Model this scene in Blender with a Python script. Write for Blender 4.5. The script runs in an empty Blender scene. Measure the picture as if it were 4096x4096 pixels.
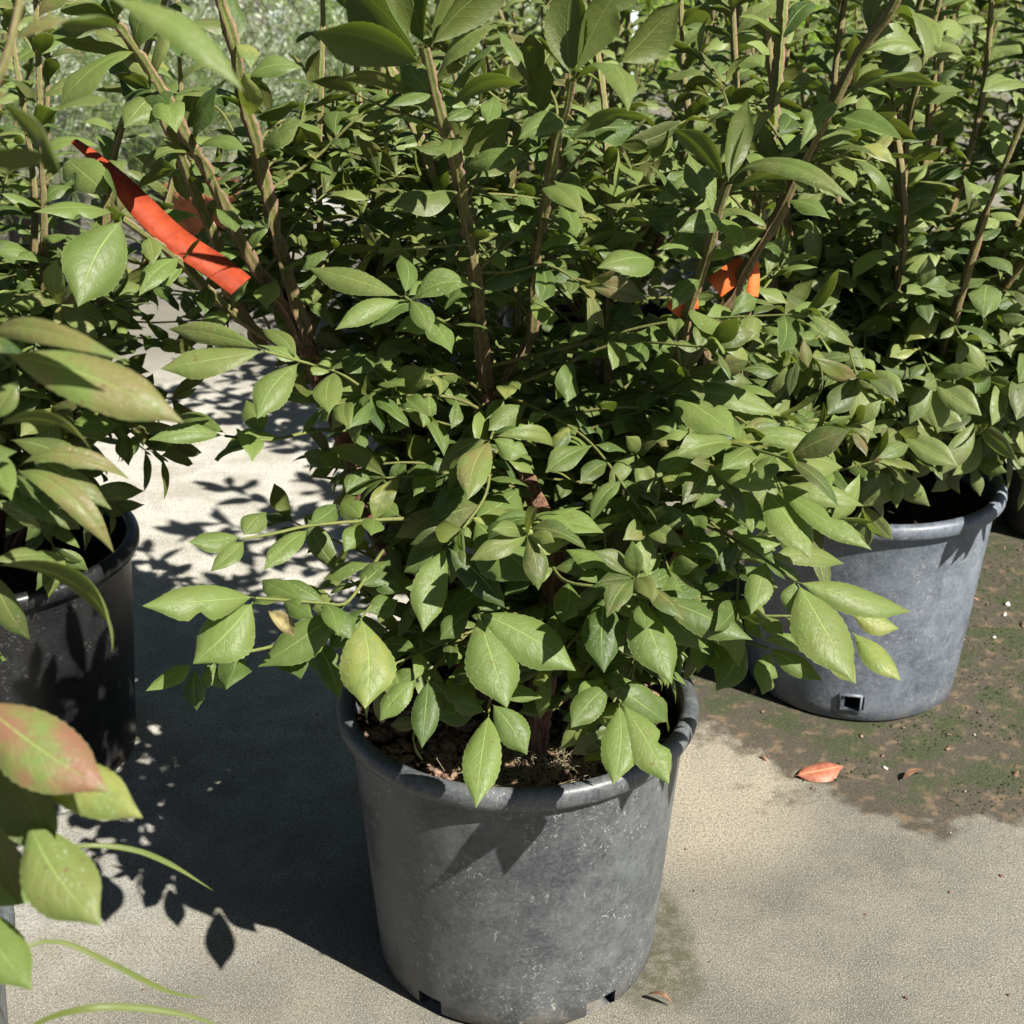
import bpy, math, random
import numpy as np
R = math.radians
C = bpy.context.scene.collection
SC = bpy.context.scene
# ------------------------------------------------------------------ camera, sky, sun, exposure
FPX, PITCH, CH = 1434.0, R(24.02), 0.831
cam = bpy.data.cameras.new('camera'); co = bpy.data.objects.new('camera', cam); C.objects.link(co)
co.location = (0, 0, CH); co.rotation_euler = (R(90) - PITCH, 0, 0)
cam.sensor_width = 36; cam.lens = FPX / 1024 * 36; cam.clip_start = .05; cam.clip_end = 600
cam.dof.use_dof = True; cam.dof.focus_distance = 1.03; cam.dof.aperture_fstop = 17
SC.camera = co
SUN_AZ, SUN_EL = R(50), R(46)
sdir = np.array([math.cos(SUN_EL) * math.sin(SUN_AZ), -math.cos(SUN_EL) * math.cos(SUN_AZ), math.sin(SUN_EL)])
w = bpy.data.worlds.new('World'); SC.world = w; w.use_nodes = True
nt = w.node_tree
sky = nt.nodes.new('ShaderNodeTexSky'); sky.sky_type = 'NISHITA'; sky.sun_disc = False
sky.sun_elevation = SUN_EL; sky.sun_rotation = math.atan2(sdir[0], sdir[1])
sky.air_density = .35; sky.dust_density = 1.0; sky.ozone_density = .2; sky.altitude = 800
bg = nt.nodes['Background']; bg.inputs[1].default_value = .05
nt.links.new(sky.outputs[0], bg.inputs[0])
sl = bpy.data.lights.new('sun', 'SUN'); sl.energy = 5.0; sl.angle = R(.5); sl.color = (1, .955, .88)
so = bpy.data.objects.new('sun', sl); C.objects.link(so)
from mathutils import Vector
so.rotation_euler = Vector(sdir).to_track_quat('Z', 'Y').to_euler()
SC.view_settings.view_transform = 'Standard'; SC.view_settings.look = 'None'
SC.view_settings.exposure = 1.1; SC.view_settings.gamma = 1
SC.cycles.max_bounces = 6; SC.cycles.diffuse_bounces = 3; SC.cycles.glossy_bounces = 2
SC.cycles.transmission_bounces = 3; SC.cycles.transparent_max_bounces = 4
SC.cycles.caustics_reflective = False; SC.cycles.caustics_refractive = False

def at(px, py, Z):                       # a point seen at pixel (px,py) at depth Z
    U = (512 - py) / FPX * Z; X = (px - 512) / FPX * Z
    return np.array([X, Z * math.cos(PITCH) + U * math.sin(PITCH), CH - Z * math.sin(PITCH) + U * math.cos(PITCH)])
CAM = np.array([0, 0, CH])
def ground(px, py, z=0.0):
    d = at(px, py, 1) - CAM; return CAM + d * ((z - CH) / d[2])
def nrm(v):
    v = np.asarray(v, float); return v / (np.linalg.norm(v, axis=-1, keepdims=True) + 1e-12)

# ------------------------------------------------------------------ node helpers
class N:
    def __init__(s, name):
        m = bpy.data.materials.new(name); m.use_nodes = True; s.m = m; s.t = m.node_tree
        s.b = s.t.nodes['Principled BSDF']; s.out = s.t.nodes['Material Output']
    def put(s, inp, v):
        if isinstance(v, bpy.types.NodeSocket): s.t.links.new(v, inp)
        elif v is not None:
            if isinstance(v, tuple) and len(v) == 3 and inp.type == 'RGBA': v = v + (1,)
            inp.default_value = v
    def n(s, typ, ins=(), out=0, **kw):
        nd = s.t.nodes.new('ShaderNode' + typ)
        for k, v in kw.items(): setattr(nd, k, v)
        for i, v in (ins.items() if isinstance(ins, dict) else enumerate(ins)):
            s.put(nd.inputs[i], v)
        return nd.outputs[out]
    def math(s, op, a, b=0., c=0.): return s.n('Math', (a, b, c), operation=op)
    def mix(s, f, a, b, mode='MIX'):
        nd = s.t.nodes.new('ShaderNodeMix'); nd.data_type = 'RGBA'; nd.blend_type = mode; nd.clamp_factor = True
        s.put(nd.inputs[0], f); s.put(nd.inputs[6], a); s.put(nd.inputs[7], b); return nd.outputs[2]
    def ss(s, v, lo, hi, a=0., b=1.):
        nd = s.t.nodes.new('ShaderNodeMapRange'); nd.interpolation_type = 'SMOOTHSTEP'
        for i, q in enumerate((v, lo, hi, a, b)): s.put(nd.inputs[i], q)
        return nd.outputs[0]
    def noise(s, vec, scale, detail=4., rough=.55, dist=0.):
        return s.n('TexNoise', {'Vector': vec, 'Scale': scale, 'Detail': detail, 'Roughness': rough, 'Distortion': dist})
    def pos(s): return s.n('TexCoord', out=3)
    def scl(s, v, sc): return s.n('VectorMath', (v, sc), operation='MULTIPLY')
    def xyz(s, v):
        nd = s.t.nodes.new('ShaderNodeSeparateXYZ'); s.put(nd.inputs[0], v); return nd.outputs
    def bump(s, h, strength, dist=.002, nrm=None):
        nd = s.t.nodes.new('ShaderNodeBump'); s.put(nd.inputs['Height'], h)
        nd.inputs['Strength'].default_value = strength; nd.inputs['Distance'].default_value = dist
        if nrm is not None: s.put(nd.inputs['Normal'], nrm)
        return nd.outputs[0]
    def fin(s, col=None, rough=None, spec=None, normal=None):
        for k, v in (('Base Color', col), ('Roughness', rough), ('Specular IOR Level', spec), ('Normal', normal)):
            s.put(s.b.inputs[k], v) if v is not None else None
        return s.m

def leaf_mat(name, dark, light, young=(.24, .12, .075), transl=.30, rough=.42, under=(.088, .104, .020), veins=True, tc=1.6):
    s = N(name)
    att = s.t.nodes.new('ShaderNodeAttribute'); att.attribute_name = 'tint'
    a = s.xyz(att.outputs['Color']); rnd, red, old = a[0], a[1], a[2]
    uv = s.xyz(s.n('TexCoord', out=2)); u, v = uv[0], uv[1]
    d = s.math('ABSOLUTE', s.math('SUBTRACT', v, .5))
    p = s.pos()
    big = s.noise(p, 55., 3.); fine = s.noise(p, 420., 3., .7)
    col = s.mix(rnd, dark, light)
    col = s.mix(s.ss(big, .3, .75, 0., .45), col, s.mix(.6, col, light))
    col = s.mix(s.math('MULTIPLY', red, s.ss(s.noise(p, 42., 6., .7), .36, .62)), col, young)
    col = s.mix(s.math('MULTIPLY', old, s.ss(big, .35, .6)), col, (.34, .33, .09))
    if veins:
        mid = s.math('MULTIPLY', s.ss(d, .008, .024, 1., 0.), s.ss(u, 1.05, .1, .35, 1.))
        k = s.math('SINE', s.math('MULTIPLY', s.math('SUBTRACT', u, s.math('MULTIPLY', d, .62)), 50.))
        side = s.math('MULTIPLY', s.ss(k, .9, 1.), s.ss(d, .42, .05))
        edge = s.ss(d, .475, .495)
        col = s.mix(s.math('MULTIPLY', side, .13), col, (.22, .32, .10))
        col = s.mix(s.math('MULTIPLY', edge, .4), col, (.30, .38, .16))
        col = s.mix(s.math('MULTIPLY', mid, .72), col, (.30, .39, .12))
        # dust specks and small brown blemishes
        sp = s.math('MULTIPLY', s.ss(s.noise(p, 620., 3., .7), .60, .70), s.ss(s.noise(p, 24., 2.), .47, .62))
        col = s.mix(s.math('MULTIPLY', sp, .5), col, (.55, .58, .48))
        br = s.math('MULTIPLY', s.ss(s.noise(p, 230., 3.), .67, .71), s.ss(rnd, .2, .9))
        col = s.mix(s.math('MULTIPLY', br, .7), col, (.13, .075, .03))
        h = s.math('ADD', s.math('MULTIPLY', s.math('ADD', mid, s.math('MULTIPLY', side, .4)), -1.), s.math('MULTIPLY', s.noise(p, 130., 3.), 1.6))
        s.put(s.b.inputs['Normal'], s.bump(h, .42, .0014))
    back = s.n('NewGeometry', out=6)
    ucol = s.mix(.45, s.mix(.35, col, under), under)
    c2 = s.mix(back, col, ucol)
    s.put(s.b.inputs['Base Color'], c2)
    s.put(s.b.inputs['Roughness'], s.math('ADD', s.math('MULTIPLY', fine, .25), rough - .06))
    s.b.inputs['Specular IOR Level'].default_value = .36
    tr = s.t.nodes.new('ShaderNodeBsdfTranslucent')
    s.put(tr.inputs[0], s.mix(1., c2, (tc, tc * 1.12, tc * .42), 'MULTIPLY'))
    mx = s.t.nodes.new('ShaderNodeMixShader'); mx.inputs[0].default_value = transl
    s.t.links.new(s.b.outputs[0], mx.inputs[1]); s.t.links.new(tr.outputs[0], mx.inputs[2])
    s.t.links.new(mx.outputs[0], s.out.inputs[0]); return s.m

M = {}
M['leaf'] = leaf_mat('burning_bush_leaf', (.034, .068, .015), (.165, .225, .058))
M['leaf_far'] = leaf_mat('burning_bush_leaf_behind', (.045, .080, .022), (.205, .262, .080), young=(.20, .125, .10))
M['leaf_sage'] = leaf_mat('silver_leaf', (.30, .35, .25), (.50, .55, .42), transl=.2, under=(.3, .34, .26), veins=False, tc=1.2)
M['leaf_lime'] = leaf_mat('lime_leaf', (.16, .26, .04), (.34, .46, .09), transl=.4, under=(.22, .3, .08), veins=False)
M['leaf_mid'] = leaf_mat('needle_leaf', (.09, .15, .055), (.17, .235, .09), transl=.25, veins=False)
M['blade'] = leaf_mat('grass_blade', (.13, .2, .05), (.22, .3, .09), veins=False)
def stem_mat():
    s = N('corky_winged_stem')
    att = s.t.nodes.new('ShaderNodeAttribute'); att.attribute_name = 'tint'
    a = s.xyz(att.outputs['Color']); wing, old, rnd = a[0], a[1], a[2]
    p = s.pos()
    st = s.noise(s.scl(p, (1., 1., .12)), 700., 3., .7); ns = s.noise(p, 300., 4., .7)
    green = s.mix(ns, (.09, .13, .028), (.22, .28, .08))
    cork = s.mix(ns, (.13, .06, .035), (.56, .38, .27))
    bark = s.mix(s.ss(st, .35, .7), (.035, .016, .010), (.20, .095, .055))
    col = s.mix(s.ss(s.math('ADD', wing, s.math('MULTIPLY', s.math('SUBTRACT', ns, .5), .7)), .45, .75), green, cork)
    col = s.mix(s.math('MULTIPLY', s.math('ADD', s.math('MULTIPLY', old, .85), .22), s.math('SUBTRACT', 1., s.math('MULTIPLY', wing, .35))), col, bark)
    return s.fin(col, .75, .25, s.bump(s.math('ADD', st, ns), .6, .0008))
M['stem'] = stem_mat()
def pot_mat(name, base, dust, amt, seed, gloss=.38):
    s = N(name); p = s.n('VectorMath', (s.pos(), (seed, seed * 1.7, 0.)), operation='ADD')
    big = s.noise(p, 9., 5., .6); mid = s.noise(p, 45., 5., .65)
    fl = s.ss(s.noise(p, 230., 5., .7, 1.2), .575, .64)
    area = s.ss(s.noise(p, 17., 4.), .42, .60)
    stre = s.ss(s.noise(s.scl(p, (1., 1., 5.)), 55., 3., .6, 1.2), .58, .74)
    grain = s.noise(p, 900., 2., .7)
    z = s.xyz(s.pos())[2]
    fine = s.noise(p, 300., 4., .75)
    d = s.math('MULTIPLY', s.ss(s.math('ADD', s.math('MULTIPLY', big, .7), s.math('MULTIPLY', mid, .6)), .42, .90), .72 * amt)
    d = s.math('ADD', d, s.math('MULTIPLY', s.ss(fine, .35, .7), .36 * amt))
    col = s.mix(d, base, dust)
    col = s.mix(s.math('MULTIPLY', s.math('MULTIPLY', fl, area), .55 * min(1, amt)), col, (.46, .45, .40))
    col = s.mix(s.math('MULTIPLY', stre, .22 * amt), col, (.05, .055, .06))
    scuff = s.math('MULTIPLY', s.ss(s.noise(s.scl(p, (1., 1., .7)), 16., 4., .6, .8), .62, .7), s.ss(z, .11, .04))
    col = s.mix(s.math('MULTIPLY', scuff, .6), col, (.035, .038, .042))
    runs = s.math('MULTIPLY', s.ss(s.noise(s.scl(p, (1., 1., .10)), 38., 4., .6), .56, .66), s.ss(s.noise(p, 11., 2.), .40, .62))
    col = s.mix(s.math('MULTIPLY', runs, .22 * amt), col, (.10, .13, .125))
    scr = s.ss(s.noise(s.scl(p, (1., 1., .30)), 130., 5., .7, 2.2), .635, .665)
    col = s.mix(s.math('MULTIPLY', s.math('MULTIPLY', scr, s.ss(s.noise(p, 8., 3.), .45, .6)), .4 * amt), col, (.40, .42, .42))
    earth = s.math('MULTIPLY', s.ss(z, .03, .0), s.ss(mid, .35, .65))
    col = s.mix(s.math('MULTIPLY', earth, .5), col, (.16, .125, .085))
    return s.fin(col, s.math('ADD', s.math('MULTIPLY', d, .3), gloss), .5, s.bump(s.math('ADD', s.math('MULTIPLY', mid, .6), s.math('MULTIPLY', grain, .12)), .25, .003))
M['pot_a'] = pot_mat('scuffed_charcoal_plastic', (.030, .035, .040), (.150, .157, .160), 1., 3.1, .32)
M['pot_b'] = pot_mat('faded_blue_grey_plastic', (.055, .066, .085), (.19, .215, .25), 1.15, 7.7, .34)
M['pot_c'] = pot_mat('black_plastic', (.005, .005, .006), (.05, .052, .054), .3, 12.9, .3)
def ground_mat():
    s = N('worn_concrete'); p = s.pos(); P = s.xyz(p); x, y = P[0], P[1]
    grit = s.noise(p, 380., 5., .85); grit2 = s.noise(p, 900., 2., .6); med = s.noise(p, 22., 5., .62); big = s.noise(p, 2.3, 4., .6)
    def blob(cx, cy, rx, ry):
        a = s.math('DIVIDE', s.math('SUBTRACT', x, cx), rx); b = s.math('DIVIDE', s.math('SUBTRACT', y, cy), ry)
        return s.math('SQRT', s.math('ADD', s.math('MULTIPLY', a, a), s.math('MULTIPLY', b, b)))
    base = s.mix(s.ss(big, .35, .65), (.100, .098, .084), (.205, .198, .168))
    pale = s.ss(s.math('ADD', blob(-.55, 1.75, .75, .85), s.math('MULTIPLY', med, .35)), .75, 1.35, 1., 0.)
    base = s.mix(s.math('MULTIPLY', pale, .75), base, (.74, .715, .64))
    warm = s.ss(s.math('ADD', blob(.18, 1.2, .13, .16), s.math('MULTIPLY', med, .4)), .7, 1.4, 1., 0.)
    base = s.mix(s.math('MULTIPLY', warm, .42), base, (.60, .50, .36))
    base = s.mix(s.ss(s.math('ADD', s.math('MULTIPLY', med, .5), s.math('MULTIPLY', s.noise(p, 9., 6., .7), .5)), .42, .6, 0., .5), base, (.25, .23, .17))
    col = s.mix(s.ss(grit, .41, .54, .85, 0.), base, (.10, .09, .065))
    col = s.mix(s.ss(grit2, .53, .66, 0., .6), col, (.58, .56, .48))
    # wet dirt and algae round the right pots
    wob = s.math('ADD', s.math('MULTIPLY', s.math('SUBTRACT', s.noise(p, 7., 4., .6), .5), .8), s.math('MULTIPLY', s.math('SUBTRACT', s.noise(p, 38., 4., .6), .5), .28))
    d1 = s.math('ADD', s.math('MINIMUM', blob(.48, 1.53, .36, .42), blob(.95, 1.95, .55, .62)), wob)
    dirt = s.ss(d1, .93, 1.04, 1., 0.)
    dcol = s.mix(s.ss(grit, .3, .7), (.030, .026, .018), (.10, .085, .062))
    dcol = s.mix(s.ss(s.noise(p, 60., 3.), .5, .7), dcol, (.17, .12, .075))
    moss = s.math('MULTIPLY', s.ss(d1, .78, .90, 1., 0.), s.ss(s.noise(p, 21., 6., .75), .46, .57))
    dcol = s.mix(s.math('MULTIPLY', moss, .9), dcol, s.mix(s.ss(grit, .35, .65), (.018, .027, .010), (.062, .080, .030)))
    col = s.mix(s.math('MULTIPLY', dirt, .93), col, dcol)
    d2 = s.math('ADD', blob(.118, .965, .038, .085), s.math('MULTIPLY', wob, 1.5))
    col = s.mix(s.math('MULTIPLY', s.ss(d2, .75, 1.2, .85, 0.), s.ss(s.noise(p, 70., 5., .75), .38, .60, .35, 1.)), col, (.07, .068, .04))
    d_shade = s.math('ADD', blob(-.40, 1.12, .2, .14), s.math('MULTIPLY', wob, .8))  # bluish shade left of the middle pot, painted into the concrete colour
    col = s.mix(s.ss(d_shade, .7, 1.2, .3, 0.), col, (.12, .125, .13))
    crk = s.math('MULTIPLY', s.ss(s.noise(p, 120., 3., .7), .66, .7), .5)
    col = s.mix(crk, col, (.09, .075, .05))
    h = s.math('ADD', s.math('MULTIPLY', s.noise(p, 520., 3., .75), 1.), s.math('ADD', s.math('MULTIPLY', med, .8), s.math('MULTIPLY', dirt, s.math('MULTIPLY', s.noise(p, 90., 4., .7), 1.6))))
    return s.fin(col, s.math('SUBTRACT', .92, s.math('MULTIPLY', dirt, .12)), .2, s.bump(h, .6, .0022))
M['ground'] = ground_mat()
def simple(name, c1, c2, sc, rough=.8, bump=.5, spec=.3, dist=.002):
    s = N(name); p = s.pos(); a = s.noise(p, sc, 4., .65)
    return s.fin(s.mix(s.ss(a, .35, .65), c1, c2), rough, spec, s.bump(a, bump, dist))
M['soil'] = simple('potting_mix', (.012, .009, .007), (.075, .05, .035), 260., .95, 1., .1, .006)
M['chip'] = simple('bark_chip', (.10, .055, .035), (.34, .22, .15), 160., .9)
M['root'] = simple('dry_moss_fibre', (.22, .19, .10), (.46, .40, .25), 300., .95)
M['moss'] = simple('moss', (.018, .028, .010), (.055, .075, .024), 300., 1., .8, .1)
M['perlite'] = simple('perlite', (.6, .57, .5), (.8, .78, .72), 300., .9)
M['tape'] = simple('orange_plastic_tape', (.22, .032, .012), (.33, .055, .02), 60., .6, .5, .15)
M['tape_bright'] = simple('bright_orange_plastic_tape', (.62, .12, .03), (.78, .17, .05), 60., .6, .4, .15)
M['terracotta'] = simple('terracotta', (.22, .08, .04), (.38, .15, .08), 30., .9)
M['white'] = simple('white_paint', (.62, .68, .74), (.76, .8, .84), 12., .5, .1)
M['greypaint'] = simple('grey_wood', (.28, .28, .27), (.42, .42, .4), 12., .8, .2)
def red_leaf():
    s = N('dry_orange_leaf'); uv = s.xyz(s.n('TexCoord', out=2)); d = s.math('ABSOLUTE', s.math('SUBTRACT', uv[1], .5))
    a = s.noise(s.pos(), 160., 4., .6)
    c = s.mix(s.ss(a, .35, .65), (.25, .08, .045), (.36, .14, .08)); c = s.mix(s.ss(d, .015, .05, .7, 0.), c, (.52, .28, .15))
    return s.fin(c, .5, .4, s.bump(a, .4, .001))
M['dryleaf'] = red_leaf()
M['deadleaf'] = simple('withered_leaf', (.12, .10, .04), (.26, .22, .09), 120., .7)
M['brownleaf'] = simple('brown_leaf', (.10, .05, .03), (.22, .12, .07), 120., .7)

# ------------------------------------------------------------------ mesh helpers
def mk(name, V, F, mat, parent=None, uv=None, tint=None, smooth=True, origin=None):
    V = np.asarray(V, float).reshape(-1, 3)
    if origin is not None: V = V - np.asarray(origin)
    me = bpy.data.meshes.new(name)
    if isinstance(F, np.ndarray):
        k = F.shape[1]; me.vertices.add(len(V)); me.vertices.foreach_set('co', V.astype(np.float32).ravel())
        me.loops.add(F.size); me.loops.foreach_set('vertex_index', F.astype(np.int32).ravel())
        me.polygons.add(len(F)); me.polygons.foreach_set('loop_start', np.arange(0, F.size, k, dtype=np.int32))
    else:
        me.from_pydata([tuple(q) for q in V], [], F)
    me.update(calc_edges=True)
    if uv is not None and isinstance(F, np.ndarray):
        l = me.uv_layers.new(name='UVMap'); l.data.foreach_set('uv', uv[F.ravel()].astype(np.float32).ravel())
    if tint is not None:
        a = me.attributes.new('tint', 'FLOAT_COLOR', 'POINT')
        a.data.foreach_set('color', np.concatenate([tint, np.ones((len(tint), 1))], 1).astype(np.float32).ravel())
    me.validate()
    if smooth: me.polygons.foreach_set('use_smooth', np.ones(len(me.polygons), bool))
    me.materials.append(mat)
    o = bpy.data.objects.new(name, me); C.objects.link(o)
    if parent is not None: o.parent = parent
    return o
def thing(name, label, cat, loc, group=None):
    o = bpy.data.objects.new(name, None); C.objects.link(o); o.location = loc; o.empty_display_size = .05
    o['label'] = label; o['category'] = cat
    if group: o['group'] = group
    return o
def tag(o, label=None, cat=None, group=None, kind=None):
    for k, v in (('label', label), ('category', cat), ('group', group), ('kind', kind)):
        if v: o[k] = v
    return o

class Leaves:
    """a batch of leaves; each: base, tip, normal hint, width, curl, fold, tints, kind"""
    def __init__(s): s.r = []
    def add(s, B, T, nh, W, curl=.7, fold=.25, rnd=None, red=0., old=0., p=1.05, wav=.1, twist=0., bite=0):
        s.r.append((*B, *T, *nh, W, curl, fold, random.random() if rnd is None else rnd, red, old, p, wav, random.random() * 6.28, twist, bite))
    def build(s, name, mat, parent, origin, nt_=9, ns=4, serr=0.):
        if not s.r: return None
        A = np.array(s.r); n = len(A)
        B, T, NH = A[:, 0:3], A[:, 3:6], A[:, 6:9]
        W, curl, fold, rnd, red, old, p, wav, ph, tw, bite = [A[:, i][:, None, None] for i in range(9, 20)]
        ch = T - B; L = np.linalg.norm(ch, axis=1, keepdims=True); X = ch / (L + 1e-9)
        Nn = NH - (NH * X).sum(1, keepdims=True) * X; Nn = nrm(Nn); Y = np.cross(Nn, X)
        t = np.linspace(0, 1, nt_ + 1)[None, :, None]; sg = np.linspace(-1, 1, ns + 1)[None, None, :]
        c = np.maximum(np.abs(curl), .02) * np.sign(curl + 1e-9)
        LL = L[:, :, None] * (c / (2 * np.sin(c / 2)))
        ang = c / 2 - c * t                                   # tangent angle along the midrib
        px = LL * (np.sin(c / 2) - np.sin(ang)) / c
        pz = LL * (np.cos(ang) - np.cos(c / 2)) / c
        tt = np.clip((t - .05) / .95, 0, 1)
        sh = np.power(np.clip(np.sin(np.pi * np.power(tt, p)), 0, 1), .82)
        k = np.clip((tt - .70) / .30, 0, 1); sh = sh * (1 - .42 * k * k * (3 - 2 * k)) + .022 * (1 - tt)
        h = sh * W / 2
        if serr: h = h * (1 + serr * ((np.arange(nt_ + 1) % 2)[None, :, None] - .5) * np.sin(np.pi * t))
        h = h * (1 - bite * (sg > .4) * np.exp(-((t - .55) / .07) ** 2) * .5)
        s_ = np.abs(sg)
        ys = sg * h * np.cos(fold) * (1 - .10 * s_ ** 2)
        zs = s_ * h * np.sin(fold) - .42 * h * s_ ** 2.2 + wav * h * sg * s_ * np.sin(7.5 * t + ph) + tw * h * sg * (t - .3)
        gx = px + zs * np.sin(ang) * -1; gz = pz + zs * np.cos(ang); gy = ys + 0 * px
        # gentle sideways sweep so midribs are not straight
        gy = gy + (np.sin(ph * 3) * .06) * LL * np.sin(np.pi * t)
        V = B[:, None, None, :] + gx[..., None] * X[:, None, None, :] + gy[..., None] * Y[:, None, None, :] + gz[..., None] * Nn[:, None, None, :]
        a, b = nt_ + 1, ns + 1
        i = np.arange(nt_)[:, None] * b + np.arange(ns)[None, :]
        q = np.stack([i, i + b, i + b + 1, i + 1], -1).reshape(-1, 4)
        F = (q[None] + (np.arange(n) * a * b)[:, None, None]).reshape(-1, 4)
        uv = np.stack([np.broadcast_to(t, (n, a, b)), np.broadcast_to(sg * .5 + .5, (n, a, b))], -1).reshape(-1, 2)
        tint = np.stack([np.broadcast_to(z, (n, a, b)) for z in (rnd, red, old)], -1).reshape(-1, 3)
        return mk(name, V, F, mat, parent, uv, tint, True, origin)

def spline(pts, step):
    P = np.array(pts, float); Q = []
    P2 = np.vstack([2 * P[0] - P[1], P, 2 * P[-1] - P[-2]])
    for i in range(len(P) - 1):
        a, b, c_, d = P2[i:i + 4]; n = max(2, int(np.linalg.norm(c_ - b) / step))
        t = np.linspace(0, 1, n, endpoint=False)[:, None]
        Q.append(.5 * ((2 * b) + (-a + c_) * t + (2 * a - 5 * b + 4 * c_ - d) * t * t + (-a + 3 * b - 3 * c_ + d) * t ** 3))
    Q.append(P[-1:]); return np.vstack(Q)

def tube(path, r0, r1, wing=0., old=(1., 0.), sides=8, jit=.12, rng=None):
    """stem: round, or with corky wings (alternate vertices pushed out)"""
    rng = rng or np.random; n = len(path); tn = np.gradient(path, axis=0); tn = nrm(tn)
    u = np.cross(tn[0], [0.3, 1, .1]); u = u / np.linalg.norm(u); U = []
    for i in range(n):
        u = u - tn[i] * (u @ tn[i]); u = u / (np.linalg.norm(u) + 1e-9); U.append(u)
    U = np.array(U); W_ = np.cross(tn, U)
    t = np.linspace(0, 1, n); r = (r0 + (r1 - r0) * t)[:, None]
    th = np.arange(sides) / sides * 2 * np.pi
    wg = (np.arange(sides) % 2 == 0).astype(float)[None, :] if sides != 16 else np.tile([1., .12, 0, .12], 4)[None, :]
    gap = (np.repeat(rng.rand(n // 4 + 1, sides), 4, 0)[:n] > .10)
    r = r * (.58 if wing > .4 else .8)
    if sides == 16 and wing > .4: wing = wing * 1.45
    rad = r * (1 + wing * wg * gap * (1 + .16 * rng.randn(n, sides) + .22 * np.repeat(rng.randn(n // 3 + 1, sides), 3, 0)[:n]) - .15 * wing * (1 - wg)) * (1 + jit * rng.randn(n, sides) * .25)
    V = path[:, None] + rad[..., None] * (np.cos(th)[None, :, None] * U[:, None] + np.sin(th)[None, :, None] * W_[:, None])
    i = np.arange(n - 1)[:, None] * sides; j = np.arange(sides)[None, :]; j2 = (j + 1) % sides
    F = np.stack([i + j, i + j2, i + sides + j2, i + sides + j], -1).reshape(-1, 4)
    ol = old[0] + (old[1] - old[0]) * t
    tint = np.stack([np.broadcast_to(wg * (1 if wing > .2 else .3), (n, sides)), np.broadcast_to(ol[:, None], (n, sides)), rng.rand(n, sides)], -1).reshape(-1, 3)
    return V.reshape(-1, 3), F, tint
def join(parts):
    V, F, T, o = [], [], [], 0
    for v, f, t in parts: V.append(v); F.append(f + o); T.append(t); o += len(v)
    return np.vstack(V), np.vstack(F), np.vstack(T)

def lathe(prof, seg, skip=None):
    P = np.array(prof); n = len(P); th = np.arange(seg) / seg * 2 * np.pi
    V = np.stack([P[:, 0][:, None] * np.cos(th), P[:, 0][:, None] * np.sin(th), np.repeat(P[:, 1][:, None], seg, 1)], -1).reshape(-1, 3)
    F = []
    for i in range(n - 1):
        for j in range(seg):
            if skip and skip(i, j): continue
            j2 = (j + 1) % seg; F.append((i * seg + j, i * seg + j2, (i + 1) * seg + j2, (i + 1) * seg + j))
    return V, np.array(F)

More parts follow.
